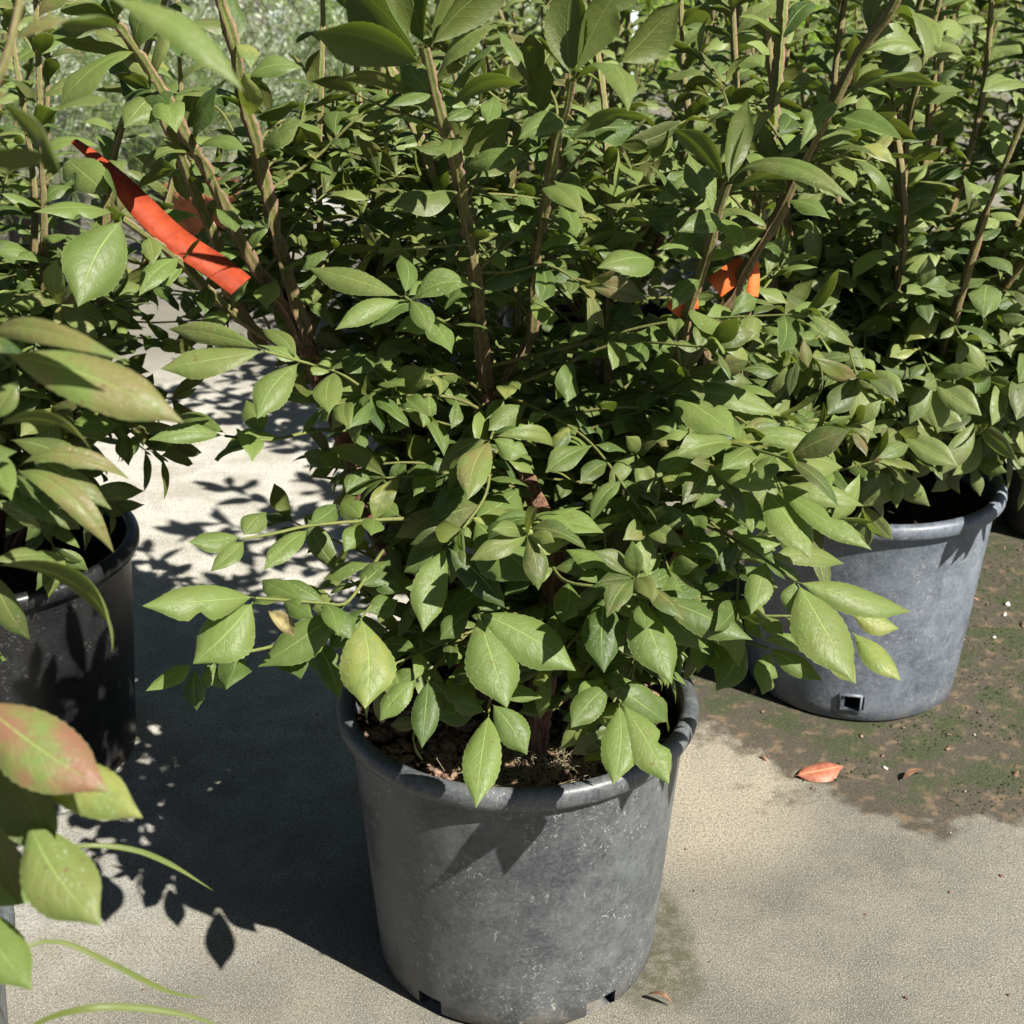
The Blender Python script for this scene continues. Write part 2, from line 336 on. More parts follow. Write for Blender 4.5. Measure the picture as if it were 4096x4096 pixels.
RT, RB, PH = .134, .1157, .242
def make_pot(root, mat, hole_az=(0,), notch=True, seg=96, seed=1, soil_z=.212):
    """nursery pot: wall with drainage openings (part), rolled rim (part), soil (part); axis at root"""
    rs = np.random.RandomState(seed)
    def rr(z): return RB + (RT - RB) * z / PH
    zs = [0, .004, .017, .034, .05, .08, .11, .14, .17, .2, .222, .228]
    prof = [(.02, .006), (RB - .012, .004), (RB - .004, 0.)] + [(rr(z) , z) for z in zs[1:]]
    inner = [(rr(z) - .003, z) for z in zs[::-1][:-1]]
    no = len(prof); prof += inner
    def hs(i, j):
        az = j / seg * 2 * math.pi
        k = abs((az - a0 + math.pi) % (2 * math.pi) - math.pi) if (a0 := min(hole_az, key=lambda h: abs((az - h + math.pi) % (2 * math.pi) - math.pi))) is not None else 9
        zlo = prof[i][1]; zhi = prof[i + 1][1]; lo, hi = min(zlo, zhi), max(zlo, zhi)
        if notch: return k < .115 and hi <= .018 and prof[i][0] > RB - .009 and i not in (0, 1)
        return k < .085 and lo >= .016 and hi <= .035 and prof[i][0] > .05
    V, F = lathe(prof, seg, hs)
    # slight dents
    az = np.arctan2(V[:, 1], V[:, 0]); f = 1 + .0035 * np.sin(3 * az + seed) * (V[:, 2] / PH) + .002 * np.sin(9 * az + 31 * V[:, 2] + seed)
    V[:, 0] *= f; V[:, 1] *= f
    body = mk('pot', V, F, mat, root)
    rim = [(RT - .0045, .226), (RT + .0015, .2245), (RT + .0055, .2255), (RT + .0078, .229), (RT + .0084, .234), (RT + .0074, .2388), (RT + .0045, .2415), (RT + .0005, .2425), (RT - .003, .241), (RT - .0048, .238), (RT - .0045, .226)]
    V, F = lathe(rim, seg); az = np.arctan2(V[:, 1], V[:, 0]); f = 1 + .0035 * np.sin(3 * az + seed); V[:, 0] *= f; V[:, 1] *= f
    mk('rim', V, F, mat, body)
    if not notch:                                     # moulded frame round each square opening
        for a0 in hole_az:
            fr = []; FF = []
            for q, (ii, oo) in enumerate(((0, 1),)):
                pass
            a1, a2, z1, z2 = .085, .10, .0165, .0345
            c = [(-a1, z1), (a1, z1), (a1, z2), (-a1, z2)]; d = [(-a2, z1 - .002), (a2, z1 - .002), (a2, z2 + .002), (-a2, z2 + .002)]
            def pt(a, z, e): return ((rr(z) + e) * math.cos(a0 + a), (rr(z) + e) * math.sin(a0 + a), z)
            vs = [pt(a, z, .0022) for a, z in c] + [pt(a, z, .0022) for a, z in d] + [pt(a, z, -.008) for a, z in c] + [pt(a, z, -.002) for a, z in d]
            F4 = [];
            for q in range(4):
                q2 = (q + 1) % 4; F4 += [(q, q2, 4 + q2, 4 + q), (q, q2, 8 + q2, 8 + q), (4 + q, 4 + q2, 12 + q2, 12 + q)]
            mk('drain_hole_frame', vs, np.array(F4), mat, body, smooth=False)
    # soil
    n = 34; g = [(r_, t_) for r_ in np.linspace(.001, 1, n) for t_ in np.arange(72) / 72 * 2 * np.pi]
    rs_ = rr(soil_z) - .003
    ph = rs.rand(8) * 6
    V = np.array([(a * rs_ * math.cos(b), a * rs_ * math.sin(b), soil_z) for a, b in g])
    V[:, 2] += .006 * np.sin(V[:, 0] * 60 + ph[0]) * np.cos(V[:, 1] * 50 + ph[1]) + .0035 * np.sin(V[:, 0] * 190 + ph[2]) * np.sin(V[:, 1] * 170) + .0016 * rs.randn(len(V)) + .012 * np.exp(-((V[:, 0] ** 2 + V[:, 1] ** 2) / .003))
    i = np.arange(n - 1)[:, None] * 72; j = np.arange(72)[None, :]; j2 = (j + 1) % 72
    F = np.stack([i + j, i + j2, i + 72 + j2, i + 72 + j], -1).reshape(-1, 4)
    mk('soil', V, F, M['soil'], root)
    return body

def chips(n, region, zf, size, rs, flat=.35):
    """little angular bits as one mesh"""
    V, F = [], []
    cube = np.array([(-1, -1, -1), (1, -1, -1), (1, 1, -1), (-1, 1, -1), (-1, -1, 1), (1, -1, 1), (1, 1, 1), (-1, 1, 1)], float)
    fc = np.array([(0, 3, 2, 1), (4, 5, 6, 7), (0, 1, 5, 4), (1, 2, 6, 5), (2, 3, 7, 6), (3, 0, 4, 7)])
    for k in range(n):
        p = region(rs); s_ = size * (.4 + rs.rand() * 1.1); q = cube * s_ * np.array([1, .3 + .5 * rs.rand(), flat * (.5 + rs.rand() * .7)]) * .5
        q *= 1 + .25 * rs.randn(8, 1)
        a = rs.rand() * 6.28; b = (rs.rand() - .5) * 1.0
        Rz = np.array([[math.cos(a), -math.sin(a), 0], [math.sin(a), math.cos(a), 0], [0, 0, 1]])
        Ry = np.array([[math.cos(b), 0, math.sin(b)], [0, 1, 0], [-math.sin(b), 0, math.cos(b)]])
        q = q @ Ry.T @ Rz.T + np.array([p[0], p[1], zf(p[0], p[1]) + s_ * flat * .35]); V.append(q); F.append(fc + 8 * k)
    return np.vstack(V), np.vstack(F)

# ------------------------------------------------------------------ the setting
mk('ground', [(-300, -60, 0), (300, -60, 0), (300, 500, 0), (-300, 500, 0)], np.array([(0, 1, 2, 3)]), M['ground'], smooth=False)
bpy.data.objects['ground']['kind'] = 'structure'

# ------------------------------------------------------------------ leafy stems
UPV = np.array([0, 0, 1.])
def rv(s=1.): return np.array([random.gauss(0, s) for _ in range(3)])
def leafy(L, path, start=.15, gap=.03, size=(.036, .05), upright=False, red=.15, tip=True, tipsize=1.15, dens=1., gapgrow=0., widthf=(.44, .56)):
    """opposite pairs of leaves along a path, and a cluster at its end"""
    seg = np.linalg.norm(np.diff(path, axis=0), axis=1); cum = np.concatenate([[0], np.cumsum(seg)]); tot = cum[-1]
    s_ = start * tot; k = random.randint(0, 1)
    while s_ < tot - .006:
        i = min(len(path) - 2, int(np.searchsorted(cum, s_)) - 1 if s_ > 0 else 0); i = max(i, 0)
        p = path[i] + (path[i + 1] - path[i]) * ((s_ - cum[i]) / (seg[i] + 1e-9)); a = nrm(path[min(i + 2, len(path) - 1)] - path[max(i - 1, 0)])
        if upright:
            ref = np.cross(a, [math.cos(k * 1.57 + .5), math.sin(k * 1.57 + .5), 0]); b0 = nrm(ref)
        else:
            b0 = nrm(np.cross(a, UPV) + rv(.18))
        f = s_ / tot
        for sg in (-1, 1):
            if random.random() > dens: continue
            ln = random.uniform(*size) * (.8 + .35 * f) * random.uniform(.6, 1.25)
            d = nrm(a * random.uniform(.25, .65) + b0 * sg + np.array([0, 0, -.12 if upright else -.28]) + rv(.16))
            if upright: nh = nrm(UPV * .7 + a * .5 + rv(.25) + sdir * .35)
            else: nh = nrm(UPV * .8 + sdir * .45 + rv(.28) - d * 0)
            L.add(p, p + d * ln, nh, ln * random.uniform(*widthf), curl=random.uniform(.2, 2.0 if upright else 1.5), fold=random.uniform(.0, .6),
                  red=red * random.random() ** 2 * (2 if f > .8 else 1), old=.5 if random.random() < .03 else 0, p=random.uniform(.72, 1.35), wav=random.uniform(.02, .38), twist=random.gauss(0, .28), bite=random.random() < .06)
        s_ += gap * random.uniform(.75, 1.25) * (1 + gapgrow * f); k += 1
    if tip:
        p = path[-1]; a = nrm(path[-1] - path[-3]); e = nrm(np.cross(a, UPV if abs(a[2]) < .9 else [1, 0, 0])); g = np.cross(a, e); r0 = random.random() * 6
        nn = random.randint(3, 5)
        for q in range(nn):
            an = r0 + q * 6.28 / nn + random.gauss(0, .25); ln = random.uniform(*size) * tipsize * random.uniform(.8, 1.15)
            d = nrm(a * random.uniform(.5, 1.1) + (e * math.cos(an) + g * math.sin(an)) * random.uniform(.6, 1))
            L.add(p, p + d * ln, nrm(a * .8 + UPV * .6 + rv(.15)), ln * random.uniform(.36, .5), curl=random.uniform(.5, 1.4), fold=random.uniform(.1, .5), red=red * random.uniform(.5, 2), p=1.15, wav=.12)
        L.add(p, p + a * .009, e, .0035, curl=.1, fold=.6, red=1.)

NEARG = 'winged burning bushes in nursery pots'
# ================================================================== the shrub in the middle
random.seed(5); rng = np.random.RandomState(5)
MC = np.array([.004, .977, 0.])
main = thing('potted_shrub', 'tall burning bush in the scuffed grey pot with sunlit soil, nearest the camera', 'shrub', MC, NEARG)
make_pot(main, M['pot_a'], hole_az=[R(270 - 38 + 0), R(270 + 33), R(90), R(20), R(160)], notch=True, seg=128, seed=2)
def zsoil(x, y): return .217 + .010 * math.exp(-((x - 0) ** 2 + y ** 2) / .003)
rs = np.random.RandomState(9)
def reg(rs_):
    a = rs_.rand() * 6.28; r = .118 * math.sqrt(rs_.rand()); return (r * math.cos(a), r * math.sin(a))
V, F = chips(650, reg, zsoil, .011, rs); tag(mk('bark_chips', V, F, M['chip'], main, smooth=False), kind='stuff')
# dry moss fibres on the soil
parts = []
for k in range(520):
    cx, cy = [( .035, -.075), (-.015, -.098), (.07, -.045), (.0, -.085)][k % 4]; x = cx + rs.randn() * .020; y = cy + rs.randn() * .012
    if x * x + y * y > .0135: continue
    p0 = np.array([x, y, zsoil(x, y) + .002 + rs.rand() * .006]); d = rs.randn(3) * [.007, .007, .003]
    parts.append(tube(spline([p0, p0 + d + [0, 0, .004], p0 + d * 1.7 + rs.randn(3) * [.003, .003, .001]], .004), .00035, .0002, 0, sides=3))
V, F, T = join(parts); tag(mk('moss_fibres', V, F, M['root'], main), kind='stuff')

SOILP = at(533, 768, 1.085)
def S(*pts, z0=None): return [at(*p) for p in pts]
stems = {
 'A': dict(pts=[SOILP] + S((540, 700, 1.06), (553, 600, 1.05), (553, 545, 1.04), (519, 464, 1.04), (495, 415, 1.06), (489, 395, 1.065)), r=(.011, .0065), old=(1, 1), wing=.25, leaf=None),
 'B': dict(pts=S((489, 396, 1.07), (482, 350, 1.05), (475, 272, 1.0), (464, 208, .97), (453.5, 154, .93), (439, 112, .9), (428, 63, .87), (424, 47, .86)), r=(.0052, .0030), old=(.75, .1), wing=.75, leaf=(.32, .042, (.042, .056)), tip=False),
 'C': dict(pts=S((494, 408, 1.072), (510, 374, 1.06), (531, 335, 1.05), (533, 281, 1.02), (542, 217, .98), (548, 190, .96), (557, 136, .93), (566, 109, .91), (571, 80, .89)), r=(.0045, .0026), old=(.7, .05), wing=.75, leaf=(.34, .045, (.042, .054)), tip=False),
 'D': dict(pts=S((483, 352, 1.06), (474, 300, 1.07), (461, 263, 1.08), (446, 217, 1.09), (435, 185, 1.09), (424, 154, 1.09), (406, 109, 1.08), (388, 63, 1.07), (378, 20, 1.06), (372, -30, 1.05)), r=(.0042, .0028), old=(.5, 0), wing=.9, leaf=(.15, .034, (.036, .05))),
 'E': dict(pts=[SOILP + [.02, .02, 0]] + S((585, 640, 1.14), (600, 520, 1.15), (605, 400, 1.14), (607, 299, 1.12), (609, 235, 1.11), (607, 181, 1.10), (604, 109, 1.09), (596, 50, 1.08), (590, -10, 1.07)), r=(.0065, .0026), old=(1, 0), wing=.7, leaf=(.45, .033, (.036, .048))),
 'F': dict(pts=[SOILP + [.03, .0, 0]] + S((620, 640, 1.08), (675, 550, 1.05), (690, 505, 1.04), (690, 440, 1.04), (683, 380, 1.03), (683, 335, 1.01), (692, 299, .99), (707, 254, .96), (719, 208, .93), (727, 183, .91)), r=(.008, .0030), old=(1, .3), wing=.55, leaf=(.62, .036, (.038, .05)), tip=False),
 'G': dict(pts=S((675, 548, 1.05), (700, 470, 1.05), (703, 400, 1.05), (707, 335, 1.05), (734, 293, 1.04), (743, 272, 1.03), (765, 235, 1.01), (781, 208, 1.0), (805, 155, .97), (828, 114, .94), (850, 70, .92), (870, 36, .90), (886, 18, .89), (905, -20, .87)), r=(.0062, .0030), old=(1, .25), wing=.6, leaf=(.5, .04, (.038, .05))),
 'H': dict(pts=S((700, 475, 1.1), (722, 430, 1.13), (737, 395, 1.14), (743, 350, 1.14), (746, 308, 1.14), (757, 230, 1.13), (764, 172, 1.12), (770, 136, 1.11), (777, 80, 1.1), (783, 4, 1.08), (786, -30, 1.08)), r=(.0048, .0032), old=(.35, 0), wing=.9, leaf=(.3, .036, (.034, .046))),
 'I': dict(pts=[SOILP + [-.02, .02, 0]] + S((480, 690, 1.13), (420, 600, 1.16), (370, 520, 1.16), (340, 430, 1.14), (322, 390, 1.12), (307, 345, 1.10)), r=(.0095, .0085), old=(1, 1), wing=.2, leaf=None),
 'J': dict(pts=S((307, 350, 1.10), (290, 315, 1.09), (272, 290, 1.07), (244.6, 250, 1.04), (224, 205, 1.01), (208, 172, .99), (190, 145, .97), (174, 112, .95), (156, 81, .93), (127, 36, .90), (116, 23, .89)), r=(.0062, .0034), old=(.8, .1), wing=.7, leaf=(.2, .042, (.042, .052))),
 'K': dict(pts=S((306, 340, 1.10), (302, 320, 1.09), (290, 290, 1.08), (268, 199, 1.04), (254, 136, 1.01), (243, 100, .99), (234, 45, .96), (221, 5, .94), (214, -30, .92)), r=(.0055, .0032), old=(.6, 0), wing=.85, leaf=(.2, .042, (.04, .052))),
 'L': dict(pts=S((262, 345, 1.12), (245, 320, 1.1), (230, 290, 1.08), (214, 235, 1.05), (197, 199, 1.03), (181, 154, 1.0), (167, 127, .98), (150, 90, .96)), r=(.0048, .0028), old=(.5, 0), wing=.9, leaf=(.3, .04, (.036, .048))),
 'M': dict(pts=S((300, 350, 1.11), (270, 338, 1.1), (245, 322, 1.08), (217, 299, 1.04), (181, 263, .98), (154, 241, .94), (122, 218, .90)), r=(.0036, .0022), old=(.4, .0), wing=.7, leaf=(.3, .045, (.036, .046)), tip=False),
 'O': dict(pts=[SOILP + [-.01, .04, 0]] + S((430, 520, 1.2), (385, 330, 1.24), (381, 254, 1.25), (383, 127, 1.25), (386, 30, 1.24)), r=(.0065, .003), old=(1, 0), wing=.85, leaf=(.5, .03, (.032, .044))),
 'P': dict(pts=[SOILP + [-.02, .04, 0]] + S((420, 500, 1.22), (372, 330, 1.28), (365, 214, 1.29), (359, 116, 1.29), (355, 20, 1.28)), r=(.0065, .003), old=(1, 0), wing=.85, leaf=(.5, .03, (.032, .044))),
 'Q': dict(pts=[SOILP + [.0, .05, 0]] + S((520, 560, 1.2), (518, 400, 1.25), (516, 268, 1.27), (511, 167, 1.28), (507, 90, 1.28)), r=(.0055, .0026), old=(.9, 0), wing=.5, leaf=(.5, .03, (.032, .044))),
 'N': dict(pts=S((308, 345, 1.11), (312, 326, 1.12), (320, 254, 1.12), (319, 163, 1.11), (321, 91, 1.09), (323, 30, 1.08), (322, -20, 1.07)), r=(.0042, .0026), old=(.5, 0), wing=.5, leaf=(.15, .036, (.038, .05))),
}
# hero leaves: (bx,by, tx,ty, w, Zb, dZ, curl, fold, mode, red, rnd)   mode 0 faces up/sun, 1 underside to camera, 2 faces camera
HERO = {}
HERO['B'] = [(421,64,312,33,52,.86,-.03,.5,.1,1,0,.4),(419,60,338,-22,50,.86,.0,.3,.1,1,0,.3),(424,46,398,-70,54,.86,-.01,.3,.1,1,0,.4),(431,46,520,-28,46,.86,.01,.3,.15,1,0,.35),
 (432,48,462,-30,40,.86,.03,.3,.1,1,0,.2),(438,112,330,83,20,.9,-.06,.9,.5,1,.5,.4),(447,110,524,86,24,.9,-.05,.9,.4,1,0,.5),(450,92,492,46,38,.91,.02,.4,.1,1,0,.2),(461,157,512,118,38,.93,.0,.5,.1,1,0,.4),(466,166,523,152,24,.93,-.02,.9,.2,0,0,.6)]
HERO['C'] = [(571,77,572,-22,50,.89,-.02,.2,.1,1,0,.3),(575,76,652,-45,44,.89,-.03,.3,.1,1,0,.35),(620,64,680,2,46,.9,.0,.3,.1,1,0,.4),(570,76,538,38,30,.89,.02,.5,.2,1,0,.3),(574,82,628,112,44,.88,-.07,1.3,.2,0,.1,.6),
 (569,141,655,121,20,.92,-.03,1.0,.4,1,0,.4),(544,190,586,218,28,.95,-.04,1.1,.3,0,.15,.7),(539,252,578,243,22,.99,-.02,1.2,.3,0,0,.7),(562,120,518,140,34,.91,-.03,1.2,.3,0,0,.5),(655,262,597,268,38,.85,-.03,.9,.1,0,.05,.6)]
HERO['F'] = [(728,182,748,98,32,.9,.0,.5,.3,1,0,.3),(723,180,672,130,30,.9,-.04,.9,.4,1,0,.4),(733,181,856,205,26,.9,-.07,1.4,.3,0,.1,.6),(730,194,828,196,22,.9,-.04,1.3,.4,1,.1,.5),(731,178,775,112,26,.9,.03,.7,.3,1,0,.3),
 (716,249,765,230,24,.95,.0,.8,.2,1,0,.5),(722,222,678,232,30,.93,-.03,1.,.3,0,0,.3),(700,280,672,310,24,.97,-.02,.9,.3,0,0,.4)]
HERO['G'] = [(870,36,892,-30,38,.9,.0,.3,.1,1,0,.4),(892,14,926,64,30,.88,-.04,1.2,.4,1,.15,.5),(832,98,795,88,26,.94,-.05,.9,.4,1,0,.4),(838,104,800,150,26,.93,-.03,1.,.3,0,0,.6),(787,195,762,118,24,.98,-.02,.5,.2,1,0,.4),(858,92,935,85,32,.9,.03,.9,.3,1,0,.45)]
HERO['M'] = [(122,220,78,307,70,.89,-.03,.35,.1,2,0,.55),(110,197,64,158,46,.91,.05,.4,.1,0,0,.75),(114,213,34,212,24,.91,-.04,.6,.2,0,0,.7),(118,209,106,168,22,.91,.01,.3,.2,1,0,.1),(180,258,139,296,28,.97,-.03,.7,.2,0,0,.7)]
HERO['J'] = [(158,92,124,128,44,.95,-.03,.8,.1,0,.05,.6),(178,128,214,92,36,.97,.0,.4,.1,1,0,.4),(116,23,60,10,30,.89,-.06,.7,.2,1,.1,.4),(150,66,54,40,22,.92,-.04,.8,.3,1,0,.4),(196,150,248,152,18,.97,-.02,1.0,.3,0,0,.6)]
HERO['K'] = [(250,117,244,72,28,.98,-.04,.6,.1,2,.1,1.),(248,78,303,68,22,.98,.0,.9,.3,0,0,.6),(262,148,302,120,30,1.,-.02,.7,.2,0,.1,.7),(256,118,300,105,28,1.0,.03,.5,.1,1,0,.2)]
twigs = {
 'a': dict(pts=S((493, 432, 1.08), (433, 421, 1.05), (410, 414, 1.03), (372, 394, .99), (337, 372, .96), (299, 361, .93), (264, 351, .91)), h=[
   (264,351,160,369,34,.91,-.01,.35,.2,0,.12,.75),(262,349,168,329,26,.91,.03,.4,.2,0,.25,.8),(299,363,257,419,40,.93,-.03,.5,.1,0,.05,.7),(335,372,329,414,34,.96,-.04,.5,.2,0,.1,.7),
   (297,358,262,330,22,.93,.03,.6,.3,0,.2,.6),(372,393,346,430,34,.99,-.03,.5,.1,0,0,.3),(345,376,372,352,34,.97,.03,.5,.1,0,0,.2),(410,414,430,382,24,1.03,.02,.5,.2,0,0,.4),(398,410,396,432,22,1.02,-.02,.6,.1,0,.3,.6)]),
 'b': dict(pts=S((473, 519, 1.04), (401, 519, 1.0), (350, 522, .97), (308, 526, .95), (272, 534, .93), (243, 539, .92)), h=[
   (240,537,188,542,26,.92,-.02,.4,.1,0,0,.6),(243,536,266,512,28,.92,.02,.4,.1,0,0,.5),(244,541,210,572,24,.92,-.02,.7,.3,0,0,.6),(308,530,264,570,28,.95,-.03,.5,.2,0,0,.7),(361,519,338,502,30,.98,.03,.4,.1,0,0,.8),
   (400,516,376,500,26,1.,.02,.5,.1,0,0,.5),(364,524,344,552,24,.98,-.02,.6,.2,0,0,.6),(310,524,336,504,26,.95,.03,.4,.2,0,0,.3)]),
 'c': dict(pts=S((470, 500, 1.08), (395, 542, 1.03), (374, 564, .99), (359, 588, .965), (344, 604, .945), (322, 603, .93), (283, 600, .905), (255, 598, .89)), h=[
   (254,597,142,606,44,.89,-.04,.7,.1,0,.05,.8),(253,602,193,664,62,.89,-.02,.5,.1,0,0,.8),(303,600,262,580,26,.91,.03,.6,.2,0,0,.6),(283,601,313,618,24,.905,-.02,.7,.1,0,0,.5),(344,607,258,667,42,.94,-.01,.4,.1,0,0,.55),
   (330,603,352,640,30,.93,-.01,.5,.2,0,0,.3),(372,566,404,592,30,.98,.0,.4,.1,0,0,.2),(360,586,390,560,34,.97,.02,.4,.1,0,0,.3)]),
 'd': dict(pts=S((440, 500, 1.05), (462, 514, 1.0), (474, 520, .97)), h=[
   (474,520,541,583,58,.96,-.03,.35,.05,0,0,.45),(469,517,579,538,48,.97,.02,.3,.05,0,.0,1.,),(474,519,520,488,44,.98,.04,.3,.1,0,0,.5),(452,510,470,545,24,.99,-.02,.6,.3,0,.05,.7)]),
 'e': dict(pts=S((470, 480, 1.06), (452, 520, 1.0), (446, 546, .95)), h=[
   (446,547,423,632,42,.95,-.03,.35,.2,0,0,.7),(448,548,505,608,36,.95,.0,.4,.2,0,0,.0),(444,543,404,572,42,.96,.0,.5,.2,0,0,.4),(446,530,462,520,24,.97,.02,.5,.2,0,0,.6)]),
 'f': dict(pts=S((500, 560, 1.05), (488, 590, 1.0), (477, 613, .94)), h=[
   (478,613,576,671,54,.94,-.01,.35,.1,0,0,.75),(477,615,507,708,60,.94,-.03,.3,.1,0,0,.65),(478,611,500,585,30,.95,.02,.4,.1,0,0,.3),(470,610,440,640,26,.96,-.01,.4,.2,0,0,.2)]),
 'g': dict(pts=S((420, 560, 1.07), (385, 590, 1.0), (361, 618, .94)), h=[
   (361,618,365,709,64,.93,-.03,.4,.1,0,.0,.9,),(363,617,330,650,34,.95,-.01,.5,.1,0,0,.2),(366,612,398,600,28,.96,.02,.4,.1,0,0,.3)]),
 'h': dict(pts=S((540, 540, 1.07), (552, 566, 1.0), (568, 582, .96), (609, 588, .945), (638, 596, .935), (655, 600, .93)), h=[
   (605,595,604,673,44,.95,-.03,.4,.15,0,0,.15),(638,598,672,684,50,.94,-.03,.5,.1,0,0,.6),(615,578,689,573,30,.95,.03,.4,.1,0,0,.3),(650,595,753,640,36,.93,-.01,.4,.1,0,0,.35),(568,582,562,623,34,.96,-.03,.4,.1,0,0,.4),
   (578,580,614,572,22,.96,.03,.4,.1,0,0,.5),(600,592,640,618,22,.95,.0,.5,.2,0,0,.8),(656,600,700,650,34,.94,.0,.4,.1,0,0,.5)]),
 'i': dict(pts=S((560, 700, 1.03), (590, 680, .98), (609, 682, .955), (621, 703, .94)), h=[
   (609,684,571,728,36,.95,-.02,.4,.15,0,0,.45),(619,704,613,785,44,.94,-.03,.35,.15,0,0,.75),(623,704,669,784,46,.94,-.03,.35,.1,0,0,.8),(617,685,667,722,42,.955,.01,.4,.1,0,0,.4),(603,680,560,690,26,.97,.0,.4,.1,0,0,.3)]),
 'j': dict(pts=S((530, 640, 1.06), (505, 670, 1.0), (490, 700, .95), (489, 712, .94)), h=[
   (489,714,476,808,44,.94,-.04,.3,.15,0,0,.85),(492,704,527,755,38,.94,-.01,.4,.15,0,0,.5),(487,700,436,718,30,.95,.02,.4,.15,0,0,.2),(485,712,450,700,26,.95,.0,.4,.1,0,0,.6)]),
 'k': dict(pts=S((470, 630, 1.05), (440, 660, 1.0), (428, 680, .96)), h=[
   (428,680,422,748,32,.955,-.02,.3,.2,0,0,.1),(414,680,380,721,30,.96,-.01,.4,.15,0,0,.75),(430,680,456,716,26,.965,.01,.5,.2,0,0,.1),(418,668,390,690,28,.98,.0,.4,.1,0,0,.5)]),
 'l': dict(pts=S((497, 418, 1.075), (494, 430, 1.03), (490, 440, .98)), h=[
   (490,441,468,500,38,.97,-.04,.5,.2,0,.35,.8),(489,441,448,500,30,.98,.0,.7,.3,1,.1,.2),(488,440,438,474,24,.97,.02,.8,.2,0,.3,.6),(493,439,528,454,30,.98,.0,.8,.2,0,0,.7),(494,437,552,448,20,.98,.03,1.7,.4,0,.15,.8)]),
 'm': dict(pts=S((600, 440, 1.08), (640, 440, 1.03), (674, 452, 1.0), (700, 462, .98), (737, 477, .95), (770, 489, .93)), h=[
   (776,488,864,506,26,.93,.0,.8,.3,0,.1,.8),(779,490,872,550,28,.925,-.03,.5,.25,0,0,.8),(765,490,811,559,46,.93,-.03,.4,.2,0,.05,.85),(737,481,752,533,36,.95,-.03,.4,.2,0,0,.75),(696,463,687,496,32,.98,-.03,.5,.1,0,0,.6),
   (743,473,820,462,30,.95,.05,.4,.2,0,.05,.8),(737,437,832,452,26,.98,.0,.6,.3,0,.15,.8),(737,436,793,421,22,.98,.04,.4,.2,0,.3,.7),(745,474,800,448,26,.96,.05,.3,.2,0,.05,.8)]),
 'n': dict(pts=S((600, 400, 1.08), (640, 396, 1.04), (672, 396, 1.0)), h=[
   (673,396,737,438,44,1.0,-.04,.5,.2,0,.0,.85),(672,394,781,416,30,1.0,.0,.5,.25,0,.0,.8),(668,392,737,388,28,1.0,.06,.4,.2,0,0,.85),(655,402,665,452,32,1.02,-.04,.5,.2,0,.25,.8),(636,400,615,436,32,1.04,-.03,.4,.1,0,0,.7),(672,398,700,450,30,1.0,-.04,.4,.1,0,0,.8)]),
 'o': dict(pts=S((640, 500, 1.07), (680, 512, 1.02), (710, 527, .98), (728, 535, .965), (766, 560, .935), (796, 582, .91)), h=[
   (726,535,696,554,28,.965,-.03,.4,.1,0,0,.6),(728,535,776,550,26,.965,.02,.3,.1,0,0,.75),(766,561,751,614,32,.935,-.02,.3,.15,0,0,.75),(770,559,844,564,28,.935,.03,.4,.2,0,.05,.7),(797,582,911,612,34,.91,.01,.5,.1,0,.06,.8),
   (798,584,854,682,60,.91,-.03,.4,.1,0,.12,.8),(794,582,788,613,24,.91,.0,.3,.2,0,0,.7),(850,612,899,629,26,.96,.0,.4,.1,0,.1,.9),(852,632,901,681,28,.96,-.02,.5,.1,0,.03,.95),(828,640,856,684,30,.94,.0,.3,.1,0,0,.9)]),
 'p': dict(pts=S((640, 590, 1.05), (690, 608, 1.0), (730, 615, .97), (765, 616, .96), (799, 616, .955)), h=[
   (786,617,819,649,20,.955,-.01,.3,.1,0,0,.75),(763,616,783,635,16,.96,-.01,.4,.3,0,0,.7),(745,616,762,640,16,.965,-.01,.5,.3,0,0,.7),(734,614,712,600,18,.97,.02,.5,.1,0,0,.6)]),
 'q': dict(pts=S((620, 610, 1.07), (690, 625, 1.02), (740, 640, .98), (768, 648, .965)), h=[
   (768,648,823,681,24,.965,-.01,.4,.1,0,0,.5),(769,652,762,695,28,.965,-.02,.3,.1,0,0,.6),(747,645,716,691,36,.975,-.02,.4,.1,0,0,.4),(763,640,810,652,18,.965,.02,.6,.2,0,0,.75),(715,638,690,600,26,.99,.02,.4,.1,0,0,.6),(710,640,730,672,30,.99,-.02,.4,.1,0,0,.3)]),
 'r': dict(pts=S((350, 600, 1.05), (290, 640, .98), (230, 655, .95), (195, 664, .93)), h=[
   (192,664,146,691,22,.93,-.02,.3,.15,0,0,.8),(196,668,197,711,24,.93,.0,.5,.2,0,0,.1),(204,664,228,690,20,.94,.0,.5,.2,0,0,.4),(215,662,206,690,18,.94,-.01,.4,.2,0,0,.6),(300,640,328,672,26,.98,.0,.4,.1,0,0,.5),(310,635,340,700,30,.98,-.02,.4,.1,0,0,.3)]),
 's': dict(pts=S((410, 440, 1.08), (330, 430, 1.03), (270, 440, .99), (225, 436, .96)), h=[
   (224,436,148,440,24,.96,-.02,.6,.2,0,0,.65),(252,436,214,460,30,.97,-.02,.4,.2,1,0,.1),(226,434,172,418,20,.96,.03,.6,.2,0,.1,.5),(262,434,246,400,28,.99,.03,.4,.1,0,0,.6)]),
 't': dict(pts=S((460, 330, 1.08), (440, 320, 1.0), (420, 308, .96), (404, 296, .93)), h=[
   (402,297,308,268,30,.93,.03,.5,.15,0,.05,.7),(402,300,335,330,26,.93,-.02,.5,.1,0,.03,.8),(405,294,400,255,24,.93,.03,.6,.2,0,0,.4),(410,300,430,334,26,.94,-.02,.6,.2,0,0,.5),(408,296,440,280,22,.94,.03,.6,.2,0,0,.7)]),
}
